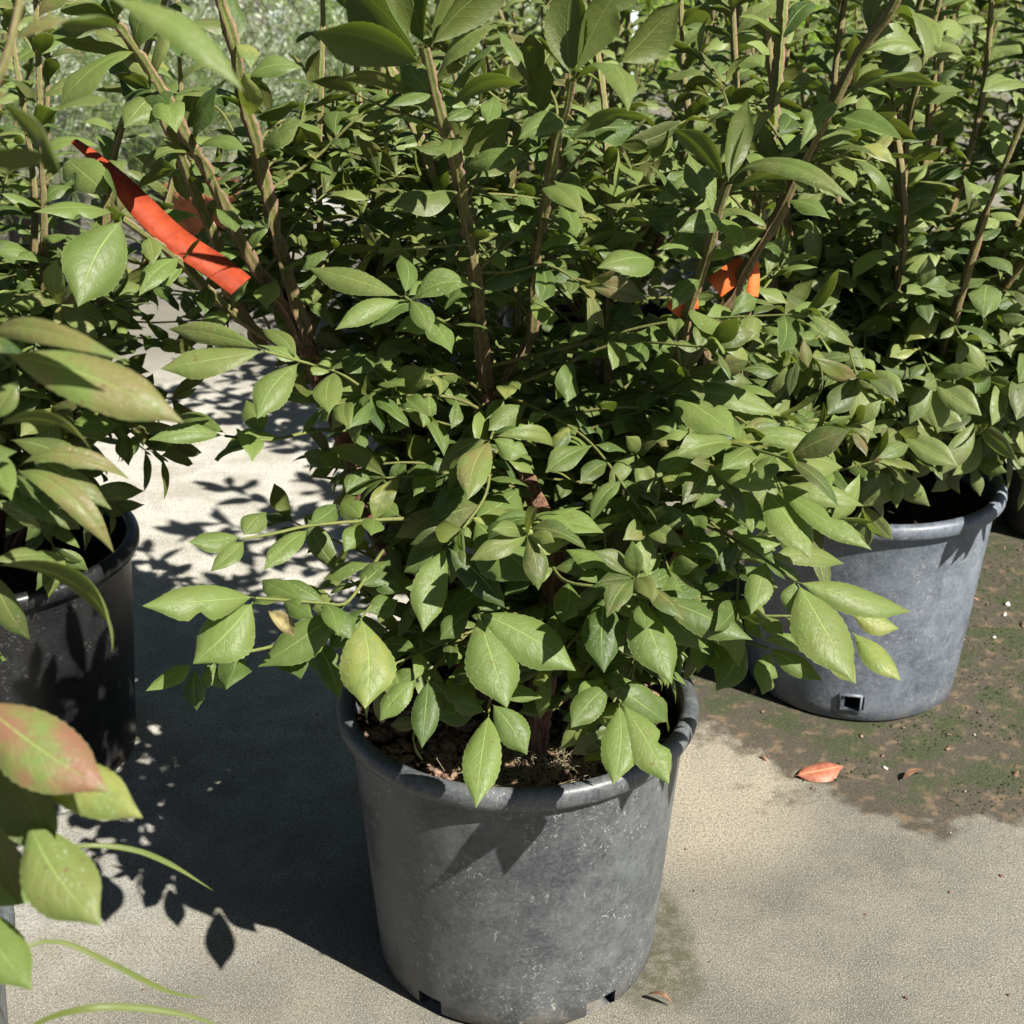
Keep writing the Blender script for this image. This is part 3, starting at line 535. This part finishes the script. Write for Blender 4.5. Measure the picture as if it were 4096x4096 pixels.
def hero(L, rows, serr=True):
    for r in rows:
        bx, by, tx, ty, wp, Zb, dZ, curl, fold, mode, red, rnd = r[:12]
        B = at(bx, by, Zb); T = at(tx, ty, Zb + dZ); d = nrm(T - B); vw = nrm((B + T) / 2 - CAM)
        nh = {0: np.array([.12, -.62, .75]), 1: np.array([.05, .75, .6]), 2: np.array([.15, -.95, .3])}[mode] + rv(.13)
        n = nrm(nh - (nh @ d) * d); y = np.cross(n, d); vis = max(.4, np.linalg.norm(y - (y @ vw) * vw))
        W = wp * (Zb + dZ / 2) / FPX / vis * .97
        L.add(B, T, nh, W, curl=curl * 1.25, fold=fold, red=min(1, red + .08 * random.random()), rnd=rnd, old=.35 if rnd >= .9 else 0, p=random.uniform(.92, 1.12), wav=random.uniform(.05, .16), twist=random.gauss(0, .08), bite=1 if random.random() < .2 and wp < 48 else 0)

def add_stem(name, st, key, root, org, sp=.004):
    P = spline(st['pts'], sp)
    V, F, T = tube(P, st['r'][0], st['r'][1], st.get('wing', 0), st['old'], 16, .10, rng)
    o = mk(name, V, F, M['stem'], root, None, T, True, org)
    L = Leaves(); H = Leaves()
    if st.get('leaf'):
        a, g, sz = st['leaf']; leafy(L, P, a, g, sz, True, .15, st.get('tip', True), 1.15, .95)
        # a few short side shoots low on the stem
    L.build('leaves', M['leaf'], o, org, 12, 6)
    if key in HERO: hero(H, HERO[key]); H.build('leaves', M['leaf'], o, org, 26, 8, .05)
    return o, P
paths = {}
for k, st in stems.items():
    o, P = add_stem('trunk' if k in 'AI' else 'stem', st, k, main, MC); paths[k] = P
for k, tw in twigs.items():
    P = spline(tw['pts'], .006); V, F, T = tube(P, .0021, .0011, .1, (.25, .05), 6, .08, rng)
    o = mk('twig', V, F, M['stem'], main, None, T, True, MC)
    H = Leaves(); hero(H, tw['h']); L = Leaves()
    leafy(L, P, .08, .034, (.03, .042), False, .05, False, dens=.55)
    L.r += H.r if False else []
    H.build('leaves', M['leaf'], o, MC, 26, 8, .05); L.build('leaves', M['leaf'], o, MC, 12, 6)
# the dense skirt of side shoots
def shoot(start, az, length, rise, droop):
    d = np.array([math.cos(az), math.sin(az), 0]); pts = []
    for f in (0, .33, .66, 1):
        pts.append(start + d * length * f + UPV * (rise * f - droop * f * f) + rv(.008) * f)
    return pts
src = np.vstack([paths['A'][10:], paths['I'][20:], paths['F'][20:110], paths['E'][20:110], paths['B'][:20]])
random.seed(11)
nsh = 0
while nsh < 104:
    p0 = src[random.randrange(len(src))].copy()
    if p0[2] < .255 or p0[2] > .50: continue
    az = random.uniform(0, 2 * math.pi); front = -math.sin(az)
    ln = random.uniform(.09, .2) * (1.0 if front < .5 else .75) * (1.18 if math.cos(az) > .4 else 1.)
    e = p0 + np.array([math.cos(az), math.sin(az), 0]) * ln
    if p0[2] < .33 and front > .4 and random.random() < .6: continue
    if e[0] < -.20 or e[0] > .27 or e[1] < .80: continue
    if e[0] < -.12 and p0[2] < .40 and e[1] > .92 and random.random() < .7: continue
    pts = shoot(p0, az, ln, random.uniform(-.01, .09), random.uniform(.0, .07)); P = spline(pts, .008)
    if P[-1][2] < .27: continue
    V, F, T = tube(P, .0019, .0009, .1, (.5, .1), 5, .08, rng)
    o = mk('twig', V, F, M['stem'], main, None, T, True, MC); L = Leaves()
    leafy(L, P, .12, .021, (.027, .043), False, .15, True, 1.1, .93, widthf=(.46, .6)); L.build('leaves', M['leaf'], o, MC, 10, 6)
    nsh += 1

ups = np.vstack([paths['J'][8:70], paths['K'][8:60], paths['L'][5:60], paths['B'][8:60], paths['C'][5:60], paths['D'][5:90], paths['E'][60:], paths['F'][90:], paths['G'][30:90], paths['H'][10:80], paths['N'][5:70], paths['O'][50:130], paths['P'][50:130], paths['Q'][50:110], paths['O'][50:110], paths['P'][50:110]])
random.seed(29)
for k in range(290):
    p0 = ups[random.randrange(len(ups))].copy()
    if p0[2] > .70: continue
    az = random.uniform(0, 2 * math.pi)
    if -math.sin(az) > .2: az += math.pi
    q = p0 - CAM; zc = q[1] * math.cos(PITCH) - q[2] * math.sin(PITCH); px = 512 + FPX * q[0] / zc; py = 512 - FPX * (q[1] * math.sin(PITCH) + q[2] * math.cos(PITCH)) / zc
    if (px < 235 and py < 290) or py < 130 or (640 < px < 800 and 240 < py < 340): continue
    P = spline(shoot(p0, az, random.uniform(.04, .12), random.uniform(.0, .09), .02), .008)
    V, F, T = tube(P, .0017, .0009, .1, (.4, .1), 5, .08, rng)
    o = mk('twig', V, F, M['stem'], main, None, T, True, MC); L = Leaves()
    leafy(L, P, .15, .021, (.026, .040), False, .25, True, 1.1, .93); L.build('leaves', M['leaf'], o, MC, 10, 6)
# low shoots that hang over the back and sides of the rim
for k in range(34):
    a = random.uniform(0, 2 * math.pi); r_ = random.uniform(.01, .05); p0 = MC + np.array([r_ * math.cos(a), r_ * math.sin(a) + .01, random.uniform(.27, .34)])
    ln = random.uniform(.07, .13); f = -math.sin(a)
    if f > .35 or math.cos(a) < -.75 and f > -.1: continue
    P = spline(shoot(p0, a, ln, random.uniform(.0, .05), random.uniform(.02, .06)), .008)
    V, F, T = tube(P, .0018, .0009, .1, (.5, .1), 5, .08, rng)
    o = mk('twig', V, F, M['stem'], main, None, T, True, MC); L = Leaves()
    leafy(L, P, .2, .022, (.032, .046), False, .05, True, 1.1, .93, widthf=(.46, .6)); L.build('leaves', M['leaf'], o, MC, 10, 6)

# ================================================================== the other burning bushes
def build_shrub(root, seed, pot, lod, n_up, n_side, hgt=.5, spread=.22, size=(.036, .05), leafmat='leaf_far', hole=(R(262),), notch=False, upgap=.03, sidegap=.026, red=.35, extra=None, lean=(0, 0), reach=(.09, .2), low=.25):
    random.seed(seed); rg = np.random.RandomState(seed)
    make_pot(root, pot, hole, notch, 72, seed)
    org = np.zeros(3)
    for k in range(n_up):
        az = k * 2.4 + random.random(); r0 = random.uniform(.0, .025); R1 = spread * math.sqrt((k + .5) / n_up); H = hgt * random.uniform(.78, 1.08)
        c, s_ = math.cos(az), math.sin(az)
        pts = [np.array([r0 * c, r0 * s_, .215]), np.array([R1 * .55 * c, R1 * .55 * s_, .215 + H * .33]), np.array([R1 * .85 * c, R1 * .85 * s_, .215 + H * .68]) + rv(.018), np.array([R1 * c + lean[0], R1 * s_ + lean[1], .215 + H]) + rv(.012)]
        P = spline(pts, .012 if lod < 2 else .03)
        V, F, T = tube(P, random.uniform(.0045, .007), .0024, .75, (1., 0.), 8, .15, rg)
        o = mk('stem', V, F, M['stem'], root, None, T)
        L = Leaves(); leafy(L, P, .18, upgap, size, True, red, True, 1.15, .97)
        L.build('leaves', M[leafmat], o, org, (10, 7, 5)[lod], (6, 4, 2)[lod])
    for k in range(n_side):
        az = random.uniform(0, 6.28); z0 = random.uniform(low, .215 + hgt * .5); r0 = random.uniform(.0, .06)
        st = np.array([r0 * math.cos(az), r0 * math.sin(az), z0]); ln = random.uniform(*reach)
        P = spline(shoot(st, az, ln, random.uniform(-.01, .1), random.uniform(0, .07)), .015)
        V, F, T = tube(P, .0019, .0009, .1, (.5, .1), 5, .08, rg)
        o = mk('twig', V, F, M['stem'], root, None, T)
        L = Leaves(); leafy(L, P, .1, sidegap, (size[0] * .8, size[1] * .9), False, red, True, 1.1, .95, widthf=(.46, .6))
        L.build('leaves', M[leafmat], o, org, (10, 7, 5)[lod], (6, 4, 2)[lod])
def skirt(root, seed, n, az0, az1, z0, z1, reach, size=(.034, .046), mat='leaf_far'):
    random.seed(seed); rg = np.random.RandomState(seed)
    for k in range(n):
        az = R(random.uniform(az0, az1)); r0 = random.uniform(.02, .08); z = random.uniform(z0, z1)
        P = spline(shoot(np.array([r0 * math.cos(az), r0 * math.sin(az), z]), az + random.gauss(0, .3), random.uniform(*reach), random.uniform(.0, .05), random.uniform(.03, .09)), .012)
        V, F, T = tube(P, .0018, .0009, .1, (.5, .1), 5, .08, rg); o = mk('twig', V, F, M['stem'], root, None, T); L = Leaves()
        leafy(L, P, .25, .022, size, False, .15, True, 1.1, .95, widthf=(.5, .64)); L.build('leaves', M[mat], o, np.zeros(3), 10, 6)
def shrub(label, loc, **kw):
    root = thing('potted_shrub', label, 'shrub', (loc[0], loc[1], 0), NEARG); build_shrub(root, **kw); return root
right = shrub('burning bush in the faded blue-grey pot with a square drain hole, on mossy ground', (.384, 1.4245), seed=21, pot=M['pot_b'], lod=0, n_up=20, n_side=84, hgt=.58, spread=.26, upgap=.024, sidegap=.022, hole=(R(258),), leafmat='leaf_far', red=.14, size=(.038, .054), reach=(.07, .14), low=.33)
skirt(right, 210, 34, -175, -95, .30, .46, (.07, .14), size=(.038, .052))
skirt(right, 211, 44, -100, 20, .32, .50, (.08, .145), size=(.038, .052))
left = shrub('burning bush whose shaded black pot stands beside the pale dappled concrete', (-.508, 1.258), seed=33, pot=M['pot_c'], lod=0, n_up=17, n_side=60, hgt=.58, spread=.25, upgap=.026, leafmat='leaf', red=.25, low=.36)
skirt(left, 220, 30, -80, 70, .34, .50, (.06, .13), mat='leaf')
near = shrub('burning bush with red-tinged blurred leaves, its pot cut off by the lower left corner', (-.445, .67), seed=41, pot=M['pot_a'], lod=0, n_up=0, n_side=0, leafmat='leaf')
# its shoots seen close to the camera
random.seed(77)
NR = np.array([-.445, .67, 0.])
nb = {
 'a': dict(pts=[NR + [.02, -.02, .215]] + S((-190, 650, .75), (-110, 430, .64), (-60, 370, .57), (-5, 352, .53)), h=[
    (3,354,184,423,62,.53,-.0,.5,.1,0,.42,.85),(-12,336,127,362,30,.54,-.03,1.1,.3,0,.3,.7),(-2,426,92,452,20,.58,.0,1.2,.5,1,.3,.8),(-6,350,-60,300,40,.53,.0,.5,.1,0,.3,.6),(-8,420,18,380,26,.58,.0,.7,.3,0,.3,.6)]),
 'b': dict(pts=[NR + [.04, .02, .215]] + S((-150, 700, .82), (-70, 560, .74), (-20, 495, .69), (17, 474, .66)), h=[
    (30,455,112,510,30,.67,-.01,1.0,.2,0,.2,.4),(-5,470,70,530,34,.68,-.01,1.,.2,0,.1,.2),(10,440,95,470,30,.68,.0,.9,.2,0,.1,.3),(20,466,130,480,22,.66,.0,1.5,.5,0,.4,.7),(17,473,114,553,30,.66,-.01,1.6,.3,0,.45,.8),(0,450,12,500,34,.66,-.03,.5,.1,0,0,.8),(14,476,46,520,22,.66,.02,.6,.3,0,.1,.3),(18,470,60,495,22,.68,.02,.6,.3,0,.1,.6),(-10,500,40,530,20,.7,.02,.8,.3,0,.2,.3)]),
 'c': dict(pts=[NR + [.05, -.03, .215]] + S((-120, 720, .78), (-60, 610, .7), (-10, 567, .66)), h=[
    (-6,566,112,652,32,.65,-.01,1.4,.5,1,.2,.7),(-10,562,70,560,22,.65,.03,.8,.3,0,.2,.5),(-10,570,30,640,30,.67,.02,.5,.2,0,.2,.2)]),
 'd': dict(pts=[NR + [.05, -.08, .215]] + S((-100, 900, .62), (-60, 800, .56), (-15, 745, .53)), h=[
    (-22,700,109,792,84,.52,-.01,.4,.1,0,1.,.85),(22,772,143,818,60,.54,-.01,.4,.05,0,.15,1.),(-15,742,48,862,70,.53,.01,.5,.1,1,.1,.1),(28,820,101,926,80,.54,-.02,.4,.05,0,.15,.85),(-20,800,20,905,46,.56,.02,.4,.2,1,.3,.2),(-25,905,32,990,60,.55,-.02,.4,.05,0,0,.7),(40,830,70,880,30,.55,.0,.4,.1,0,.05,.8)]),
 'e': dict(pts=[NR + [.0, -.05, .215]] + S((-150, 500, .6), (-90, 250, .5), (-30, 130, .46), (5, 60, .45), (24, -20, .45)), h=[
    (2,104,62,176,46,.47,-.01,.5,.2,1,.1,.3),(-30,170,52,158,30,.47,.0,.4,.3,1,.1,.5),(-20,120,-10,200,30,.47,.0,.4,.3,0,.6,.5),(14,40,70,20,16,.46,.0,.6,.3,0,.4,.6)]),
 'f': dict(pts=[NR + [.03, .03, .215]] + S((-140, 560, .66), (-80, 280, .56), (-40, 60, .5), (20, -50, .47), (100, -10, .45)), h=[
    (104,-4,244,92,34,.45,-.0,.6,.2,0,.05,.75),(60,20,120,28,40,.48,.03,.4,.2,1,.1,.4),(100,-6,160,-20,30,.45,.0,.6,.2,1,.1,.4)]),
}
for k, tw in nb.items():
    P = spline(tw['pts'], .006); V, F, T = tube(P, .0032, .0016, .5, (.7, .1), 8, .12, rng)
    o = mk('stem', V, F, M['stem'], near, None, T, True, NR)
    H = Leaves(); hero(H, tw['h']); H.build('leaves', M['leaf'], o, NR, 30, 10, .04)
    L = Leaves(); leafy(L, P[:int(len(P) * .72)], .25, .035, (.04, .055), True, .3, False, dens=.8); L.build('leaves', M['leaf'], o, NR, 14, 6)

far = [
 ('burning bush in a plain black pot standing just past the mossy patch', (.80, 1.84), 52, M['pot_c'], 20, 76, 1),
 ('burning bush directly behind the tall one in the scuffed grey pot', (.13, 2.02), 61, M['pot_c'], 18, 60, 1),
 ('burning bush behind the one in the shaded black pot, rising to the frame edge', (-.86, 1.95), 63, M['pot_c'], 19, 62, 1),
]
protos = []
for lb, loc, sd, pm, nu, ns_, lod in far:
    protos.append(shrub(lb, loc, seed=sd, pot=pm, lod=lod, n_up=nu, n_side=ns_, hgt=.6, spread=.27, upgap=.023, sidegap=.023, red=.25, low=.27))
def copy_tree(o, parent=None):
    c = o.copy(); C.objects.link(c)
    if parent is not None: c.parent = parent
    for ch in list(o.children): copy_tree(ch, c)
    return c
more = [
 (1, (-.02, 2.62), 5.1, 'burning bush in the middle of the back rows, left of the lime-green shrubs'),
 (2, (-1.1, 2.65), 2.2, 'burning bush in the far left end of the back row'),
 (0, (1.42, 2.35), 3.0, 'burning bush at the right frame edge behind the plain black pot'),
 (0, (1.08, 3.75), 1.7, 'burning bush last of its row right of the white sign stand'),
 (0, (.52, 2.25), 2.1, 'burning bush in the second row behind the blue-grey pot'),
 (1, (1.02, 2.5), 1.0, 'burning bush behind the plain black pot, against the right edge of the rows'),
 (1, (.14, 2.85), 3.3, 'burning bush farthest back below the gap with lime-green shrubs'),
 (2, (.76, 3.0), .7, 'burning bush at the foot of the white metal sign stand'),
 (2, (1.28, 3.2), 5., 'burning bush in the far right end of the back row'),
]
for pi_, loc, rz, lb in more:
    c = copy_tree(protos[pi_]); c.location = (loc[0], loc[1], 0); c.rotation_euler = (0, 0, rz); c['label'] = lb; k_ = .78 if loc[1] > 2.55 else .92; c.scale = (k_, k_, k_)

# ================================================================== background planting
def bushy(name, label, cat, loc, r, h, n, mat, ls, seed, group, z0=.0, lw=.4, stems_=5, elong=1.):
    random.seed(seed); rg = np.random.RandomState(seed)
    root = thing(name, label, cat, (loc[0], loc[1], 0), group)
    parts = []
    for k in range(stems_):
        az = k * 2.4; parts.append(tube(spline([np.array([0, 0, z0]), np.array([r * .3 * math.cos(az), r * .3 * math.sin(az), z0 + h * .4]), np.array([r * .6 * math.cos(az), r * .6 * math.sin(az), z0 + h * .8])], .05), .01, .004, 0, (.8, .5), 6, .1, rg))
    V, F, T = join(parts); mk('trunk', V, F, M['stem'], root, None, T)
    L = Leaves(); nc = max(20, n // 40)
    cs = []
    for k in range(nc):
        v = nrm(rg.randn(3)); v[2] = abs(v[2]) * .9 + .02; q = (.55 + .5 * rg.rand()); cs.append(v * [r, r, h] * q * (1 + .16 * math.sin(5 * v[0] + seed) * math.cos(4 * v[2])))
    for k in range(n):
        c = cs[k % nc] + rg.randn(3) * r * .10; c[2] = max(.03, c[2]) + z0; d = nrm(nrm(c - [0, 0, z0 + h * .2]) + rg.randn(3) * .6 + [0, 0, .3]); ln = ls * (.6 + .8 * rg.rand())
        L.add(c, c + d * ln, nrm(rg.randn(3) * .6 + [0, -.2, 1]), ln * lw, curl=.5, fold=.2, wav=.05)
    L.build('crown', mat, root, np.zeros(3), 4, 2); return root
def needle_plant(label, loc, h, r, n, seed, group, potcol):
    random.seed(seed); rg = np.random.RandomState(seed); root = thing('feathery_plant', label, 'plant', (loc[0], loc[1], 0), group)
    V, F = lathe([(.01, .0), (.07, 0), (.085, .15), (.095, .15), (.095, .17), (.083, .17), (.075, .14), (.01, .14)], 40); mk('pot', V, F, potcol, root)
    L = Leaves()
    for k in range(n):
        az = rg.rand() * 6.28; rr_ = r * math.sqrt(rg.rand()); z = .14 + h * rg.rand() * (1 - .4 * (rr_ / r) ** 2)
        c = np.array([rr_ * math.cos(az), rr_ * math.sin(az), z]); d = nrm([math.cos(az) * .7, math.sin(az) * .7, .8 + .4 * rg.randn()] + rg.randn(3) * .5); ln = .035 + .05 * rg.rand()
        L.add(c, c + d * ln, nrm(rg.randn(3)), .0035, curl=.6, fold=.3)
    L.build('foliage', M['leaf_mid'], root, np.zeros(3), 4, 2)
SG, LG, NG = 'silver-leaved shrubs far behind', 'lime-green shrubs far behind', 'feathery green plants in small pots'
for i, (x, y, r, h, lb) in enumerate([(-1.15, 5.0, .55, .62, 'pale silver shrub showing between the leftmost stems'), (-.55, 5.5, .5, .62, 'pale silver shrub behind the red tape'), (-.02, 5.9, .42, .5, 'silver shrub small and rounded beside the lime-green ones'), (-1.9, 5.6, .6, .7, 'silver shrub mostly hidden behind the leaves in the top left corner')]):
    bushy('silver_shrub', lb, 'shrub', (x, y), r, h, 5200, M['leaf_sage'], .026, 100 + i, SG)
for i, (x, y, r, h, lb) in enumerate([(.35, 6.6, .5, .62, 'bright lime shrub above the middle of the tall burning bush'), (.95, 6.3, .5, .6, 'bright lime shrub left of the white sign stand'), (1.7, 6.9, .6, .7, 'lime shrub right of the white sign stand'), (-.6, 8.2, .7, .85, 'dull lime shrub rising behind the silver ones'), (2.6, 7.4, .7, .8, 'lime shrub farthest to the right behind dense leaves')]):
    bushy('lime_shrub', lb, 'shrub', (x, y), r, h, 4200, M['leaf_lime'], .035, 200 + i, LG)
for i, (x, y, c, lb) in enumerate([(-.72, 3.35, 'terracotta', 'feathery plant in an orange-brown pot below the silver shrubs'), (-1.05, 3.2, 'pot_c', 'feathery plant in a black pot behind the leftmost stems'), (-.38, 3.9, 'pot_c', 'feathery plant in a black pot behind the tall bush stems'), (-1.35, 3.7, 'pot_c', 'feathery plant hidden furthest to the left'), (-.62, 3.95, 'pot_c', 'feathery plant second row, black pot near the silver shrubs'), (-.95, 3.9, 'pot_c', 'feathery plant second row, tallest under the pale silver shrub')]):
    needle_plant(lb, (x, y), .42, .17, 1500, 300 + i, NG, M[c])
for i in range(7):
    x = -4.5 + i * 1.5 + .2 * math.sin(i * 3); y = 10.5 + .6 * math.cos(i * 2.3)
    bushy('hedge_shrub', ['mid green hedge shrub leftmost in the last row', 'mid green hedge shrub second from the left in the last row', 'mid green hedge shrub third from the left in the last row', 'mid green hedge shrub in the middle of the last row', 'mid green hedge shrub third from the right in the last row', 'mid green hedge shrub second from the right in the last row', 'mid green hedge shrub rightmost in the last row'][i],
          'shrub', (x, y), .95, 1.3, 3500, M['leaf_mid'], .06, 400 + i, 'hedge shrubs in the last row')
# white metal sign stand
ss_ = at(709, 60, 4.3); sx, sy = ss_[0], ss_[1]
st = thing('sign_stand', 'white metal sign stand rising among the burning bushes', 'sign stand', (sx, sy, 0))
def box(name, c, s_, mat, parent, bev=.002):
    c = np.array(c); s_ = np.array(s_) / 2
    v = np.array([(-1, -1, -1), (1, -1, -1), (1, 1, -1), (-1, 1, -1), (-1, -1, 1), (1, -1, 1), (1, 1, 1), (-1, 1, 1)]) * s_ + c
    o = mk(name, v, np.array([(0, 3, 2, 1), (4, 5, 6, 7), (0, 1, 5, 4), (1, 2, 6, 5), (2, 3, 7, 6), (3, 0, 4, 7)]), mat, parent, smooth=False)
    m = o.modifiers.new('bevel', 'BEVEL'); m.width = bev; m.segments = 2; return o
box('post', (0, 0, .45), (.018, .018, .9), M['white'], st); box('base', (0, 0, .006), (.26, .2, .012), M['white'], st)
box('crossbar', (.055, 0, .766), (.092, .012, .018), M['white'], st); box('sign_panel', (.10, -.01, .90), (.24, .006, .25), M['white'], st)
# white plant labels
def plabel(lb, px, py, Z, w_, h_):
    c = at(px, py, Z); r = thing('plant_label', lb, 'label', (c[0], c[1], 0), 'white plant labels far behind')
    box('card', (0, 0, c[2]), (w_, .003, h_), M['white'], r, .001); box('stake', (0, .004, c[2] / 2), (.008, .003, c[2]), M['white'], r, .001)
plabel('white square plant label above the silver shrubs', 277, 17, 5.6, .06, .05)
plabel('narrow white plant label beside a lime-green shrub', 634, 19, 5.4, .028, .075)
# grey timber board behind the stems
g = ground(300, 222); tag(box('timber_board', (0, 0, .02), (.7, .1, .04), M['greypaint'], None), 'grey weathered board on the concrete behind the tall stems', 'board').location = (g[0], g[1] + .1, 0)

# ================================================================== orange tapes
def ribbon(name, label, pts, width, nh, thick=.0004, cat='tape', taper=0.):
    P = spline(pts, .006); tn = nrm(np.gradient(P, axis=0)); n = len(P)
    nh = np.array(nh); y = nrm(np.cross(tn, nh)); nn = np.cross(y, tn); fl = (np.sin(np.linspace(0, 5, n)) * .04)[:, None]
    y = nrm(y + nn * fl); width = width * (1 - taper * np.clip(1 - np.linspace(0, 1, n) / .45, 0, 1))[:, None]
    V = np.concatenate([P + y * width / 2 + nn * thick, P + nn * (thick + .0006), P - y * width / 2 + nn * thick, P - y * width / 2 - nn * thick, P + nn * (.0006 - thick), P + y * width / 2 - nn * thick])
    F = []
    for i in range(n - 1):
        for a in range(6):
            b = (a + 1) % 6; F.append((a * n + i, b * n + i, b * n + i + 1, a * n + i + 1))
    return tag(mk(name, V, np.array(F), M['tape_bright' if 'bright' in label or 'small end' in label or 'lowest' in label else 'tape'], None), label, cat)
ribbon('flagging_tape', 'long orange-red tape slanting down through the left stems', S((74, 141, 1.0), (96, 158, .995), (118, 180, .985), (140, 205, .985), (165, 230, .985), (190, 250, .985), (215, 266, .99), (241, 286, .99)), .022, (.45, -.55, .65), taper=.75)
ribbon('flagging_tape', 'bright orange tape scrap wedged flat behind the crossing stems on the right', S((714, 288, 1.035), (730, 276, 1.035), (746, 266, 1.035)), .017, (.1, -.8, .6))
ribbon('flagging_tape', 'small end of orange tape hanging straight down beside the tan corky stem', S((753, 262, 1.04), (754, 280, 1.04), (752, 296, 1.04)), .009, (.2, -.85, .5))
ribbon('flagging_tape', 'lowest orange tape scrap, half hidden among leaves left of the crossing stems', S((672, 312, 1.0), (682, 302, 1.0), (698, 300, 1.0)), .013, (.1, -.8, .6))

# ================================================================== small things on the ground
L = Leaves(); B = ground(795, 779); T = ground(843, 771); B[2] = .004; T[2] = .006
L.add(B, T, (-.1, -.3, 1), .030, curl=.35, fold=.15, p=1.0); tag(L.build('fallen_leaf', M['dryleaf'], None, None, 20, 8), 'orange dry fallen leaf lying on the dark dirt', 'leaf')
L = Leaves(); B = ground(926, 775); T = ground(902, 783); B[2] = T[2] = .004
L.add(B, T, (0, 0, 1), .010, curl=1.2, fold=.6); tag(L.build('fallen_leaf', M['brownleaf'], None, None, 16, 6), 'curled brown fallen leaf at the edge of the moss', 'leaf')
L = Leaves(); B = ground(645, 1000); T = ground(673, 1008); B[2] = T[2] = .003
L.add(B, T, (0, 0, 1), .006, curl=2.2, fold=.8); tag(L.build('fallen_leaf', M['brownleaf'], None, None, 16, 6), 'arched reddish strip of bark beside the foot of the scuffed pot', 'leaf')
L = Leaves(); B = at(268, 611, .9); T = at(294, 636, .9)
L.add(B, T, (.3, -.7, .4), .014, curl=1.8, fold=.7, twist=.5); o = L.build('withered_leaf', M['deadleaf'], main, MC, 16, 6)
# grass blades out of the corner pot
def blade(pts, w_, lb):
    P = spline(pts, .005); n = len(P); tn = nrm(np.gradient(P, axis=0)); y = nrm(np.cross(tn, [0.1, -.6, .7])); t = np.linspace(0, 1, n); ww = (w_ * np.clip(np.minimum(.35 + t * 1.5, (1 - t) * 3.2 + .02), 0, 1))[:, None] / 2
    V = np.concatenate([P + y * ww, P - np.cross(y, tn) * ww * .5, P - y * ww]); i = np.arange(n - 1)
    F = np.concatenate([np.stack([i, i + n, i + n + 1, i + 1], 1), np.stack([i + n, i + 2 * n, i + 2 * n + 1, i + n + 1], 1)])
    uv = np.stack([np.tile(t, 3), np.repeat([.0, .5, 1.], n)], 1); tint = np.tile([[.6, 0, .2]], (3 * n, 1))
    return mk('grass_blade', V, F, M['blade'], near, uv, tint, True, NR)
blade(S((20, 860, .66), (78, 846, .66), (130, 849, .67), (170, 864, .68), (214, 891, .69)), .0026, '')
blade(S((-30, 990, .62), (20, 950, .62), (60, 942, .63), (110, 963, .64), (170, 992, .66), (212, 998, .68)), .0024, '')
blade(S((-10, 1060, .6), (40, 1022, .6), (90, 1008, .6), (140, 1008, .61), (190, 1016, .62), (230, 1030, .63)), .0030, '')
# moss tufts, crumbs
rs = np.random.RandomState(3)
def mossreg(rs_):
    while True:
        x, y = .18 + rs_.rand() * .8, 1.14 + rs_.rand() * 1.1
        d = math.hypot((x - .5) / .33, (y - 1.56) / .45); d2 = math.hypot((x - .95) / .55, (y - 1.95) / .62)
        wv = .22 * math.sin(x * 31 + 3 * math.sin(y * 23)) + .15 * math.sin(y * 47 + x * 13)
        if min(d, d2) + wv < .72 and math.hypot(x - .384, y - 1.4245) > .117: return (x, y)
V, F = chips(12000, mossreg, lambda x, y: -.0005, .0017, rs, .7); tag(mk('moss', V, F, M['moss'], None, smooth=True), 'low green moss growing on wet dirt round the blue-grey pot', None, None, 'stuff'); 
def dirtreg(rs_):
    while True:
        x, y = .15 + rs_.rand() * .9, 1.08 + rs_.rand() * 1.2
        d = min(math.hypot((x - .5) / .35, (y - 1.56) / .47), math.hypot((x - .95) / .55, (y - 1.95) / .62))
        if d < 1.0 and math.hypot(x - .384, y - 1.4245) > .117: return (x, y)
V, F = chips(60, dirtreg, lambda x, y: 0, .0036, rs, .6); tag(mk('perlite_crumbs', V, F, M['perlite'], None, smooth=False), 'white perlite crumbs scattered over the dirt', None, None, 'stuff')
V, F = chips(170, dirtreg, lambda x, y: 0, .006, rs, .3); tag(mk('bark_crumbs', V, F, M['chip'], None, smooth=False), 'brown bark crumbs scattered over the dirt', None, None, 'stuff')

def slab(rs_):
    return (-.7 + rs_.rand() * 1.7, .75 + rs_.rand() * 1.6)
V, F = chips(260, slab, lambda x, y: 0, .0020, rs, .5); tag(mk('dirt_crumbs', V, F, M['brownleaf'], None, smooth=False), 'fine dark crumbs of dirt scattered over the concrete', None, None, 'stuff')
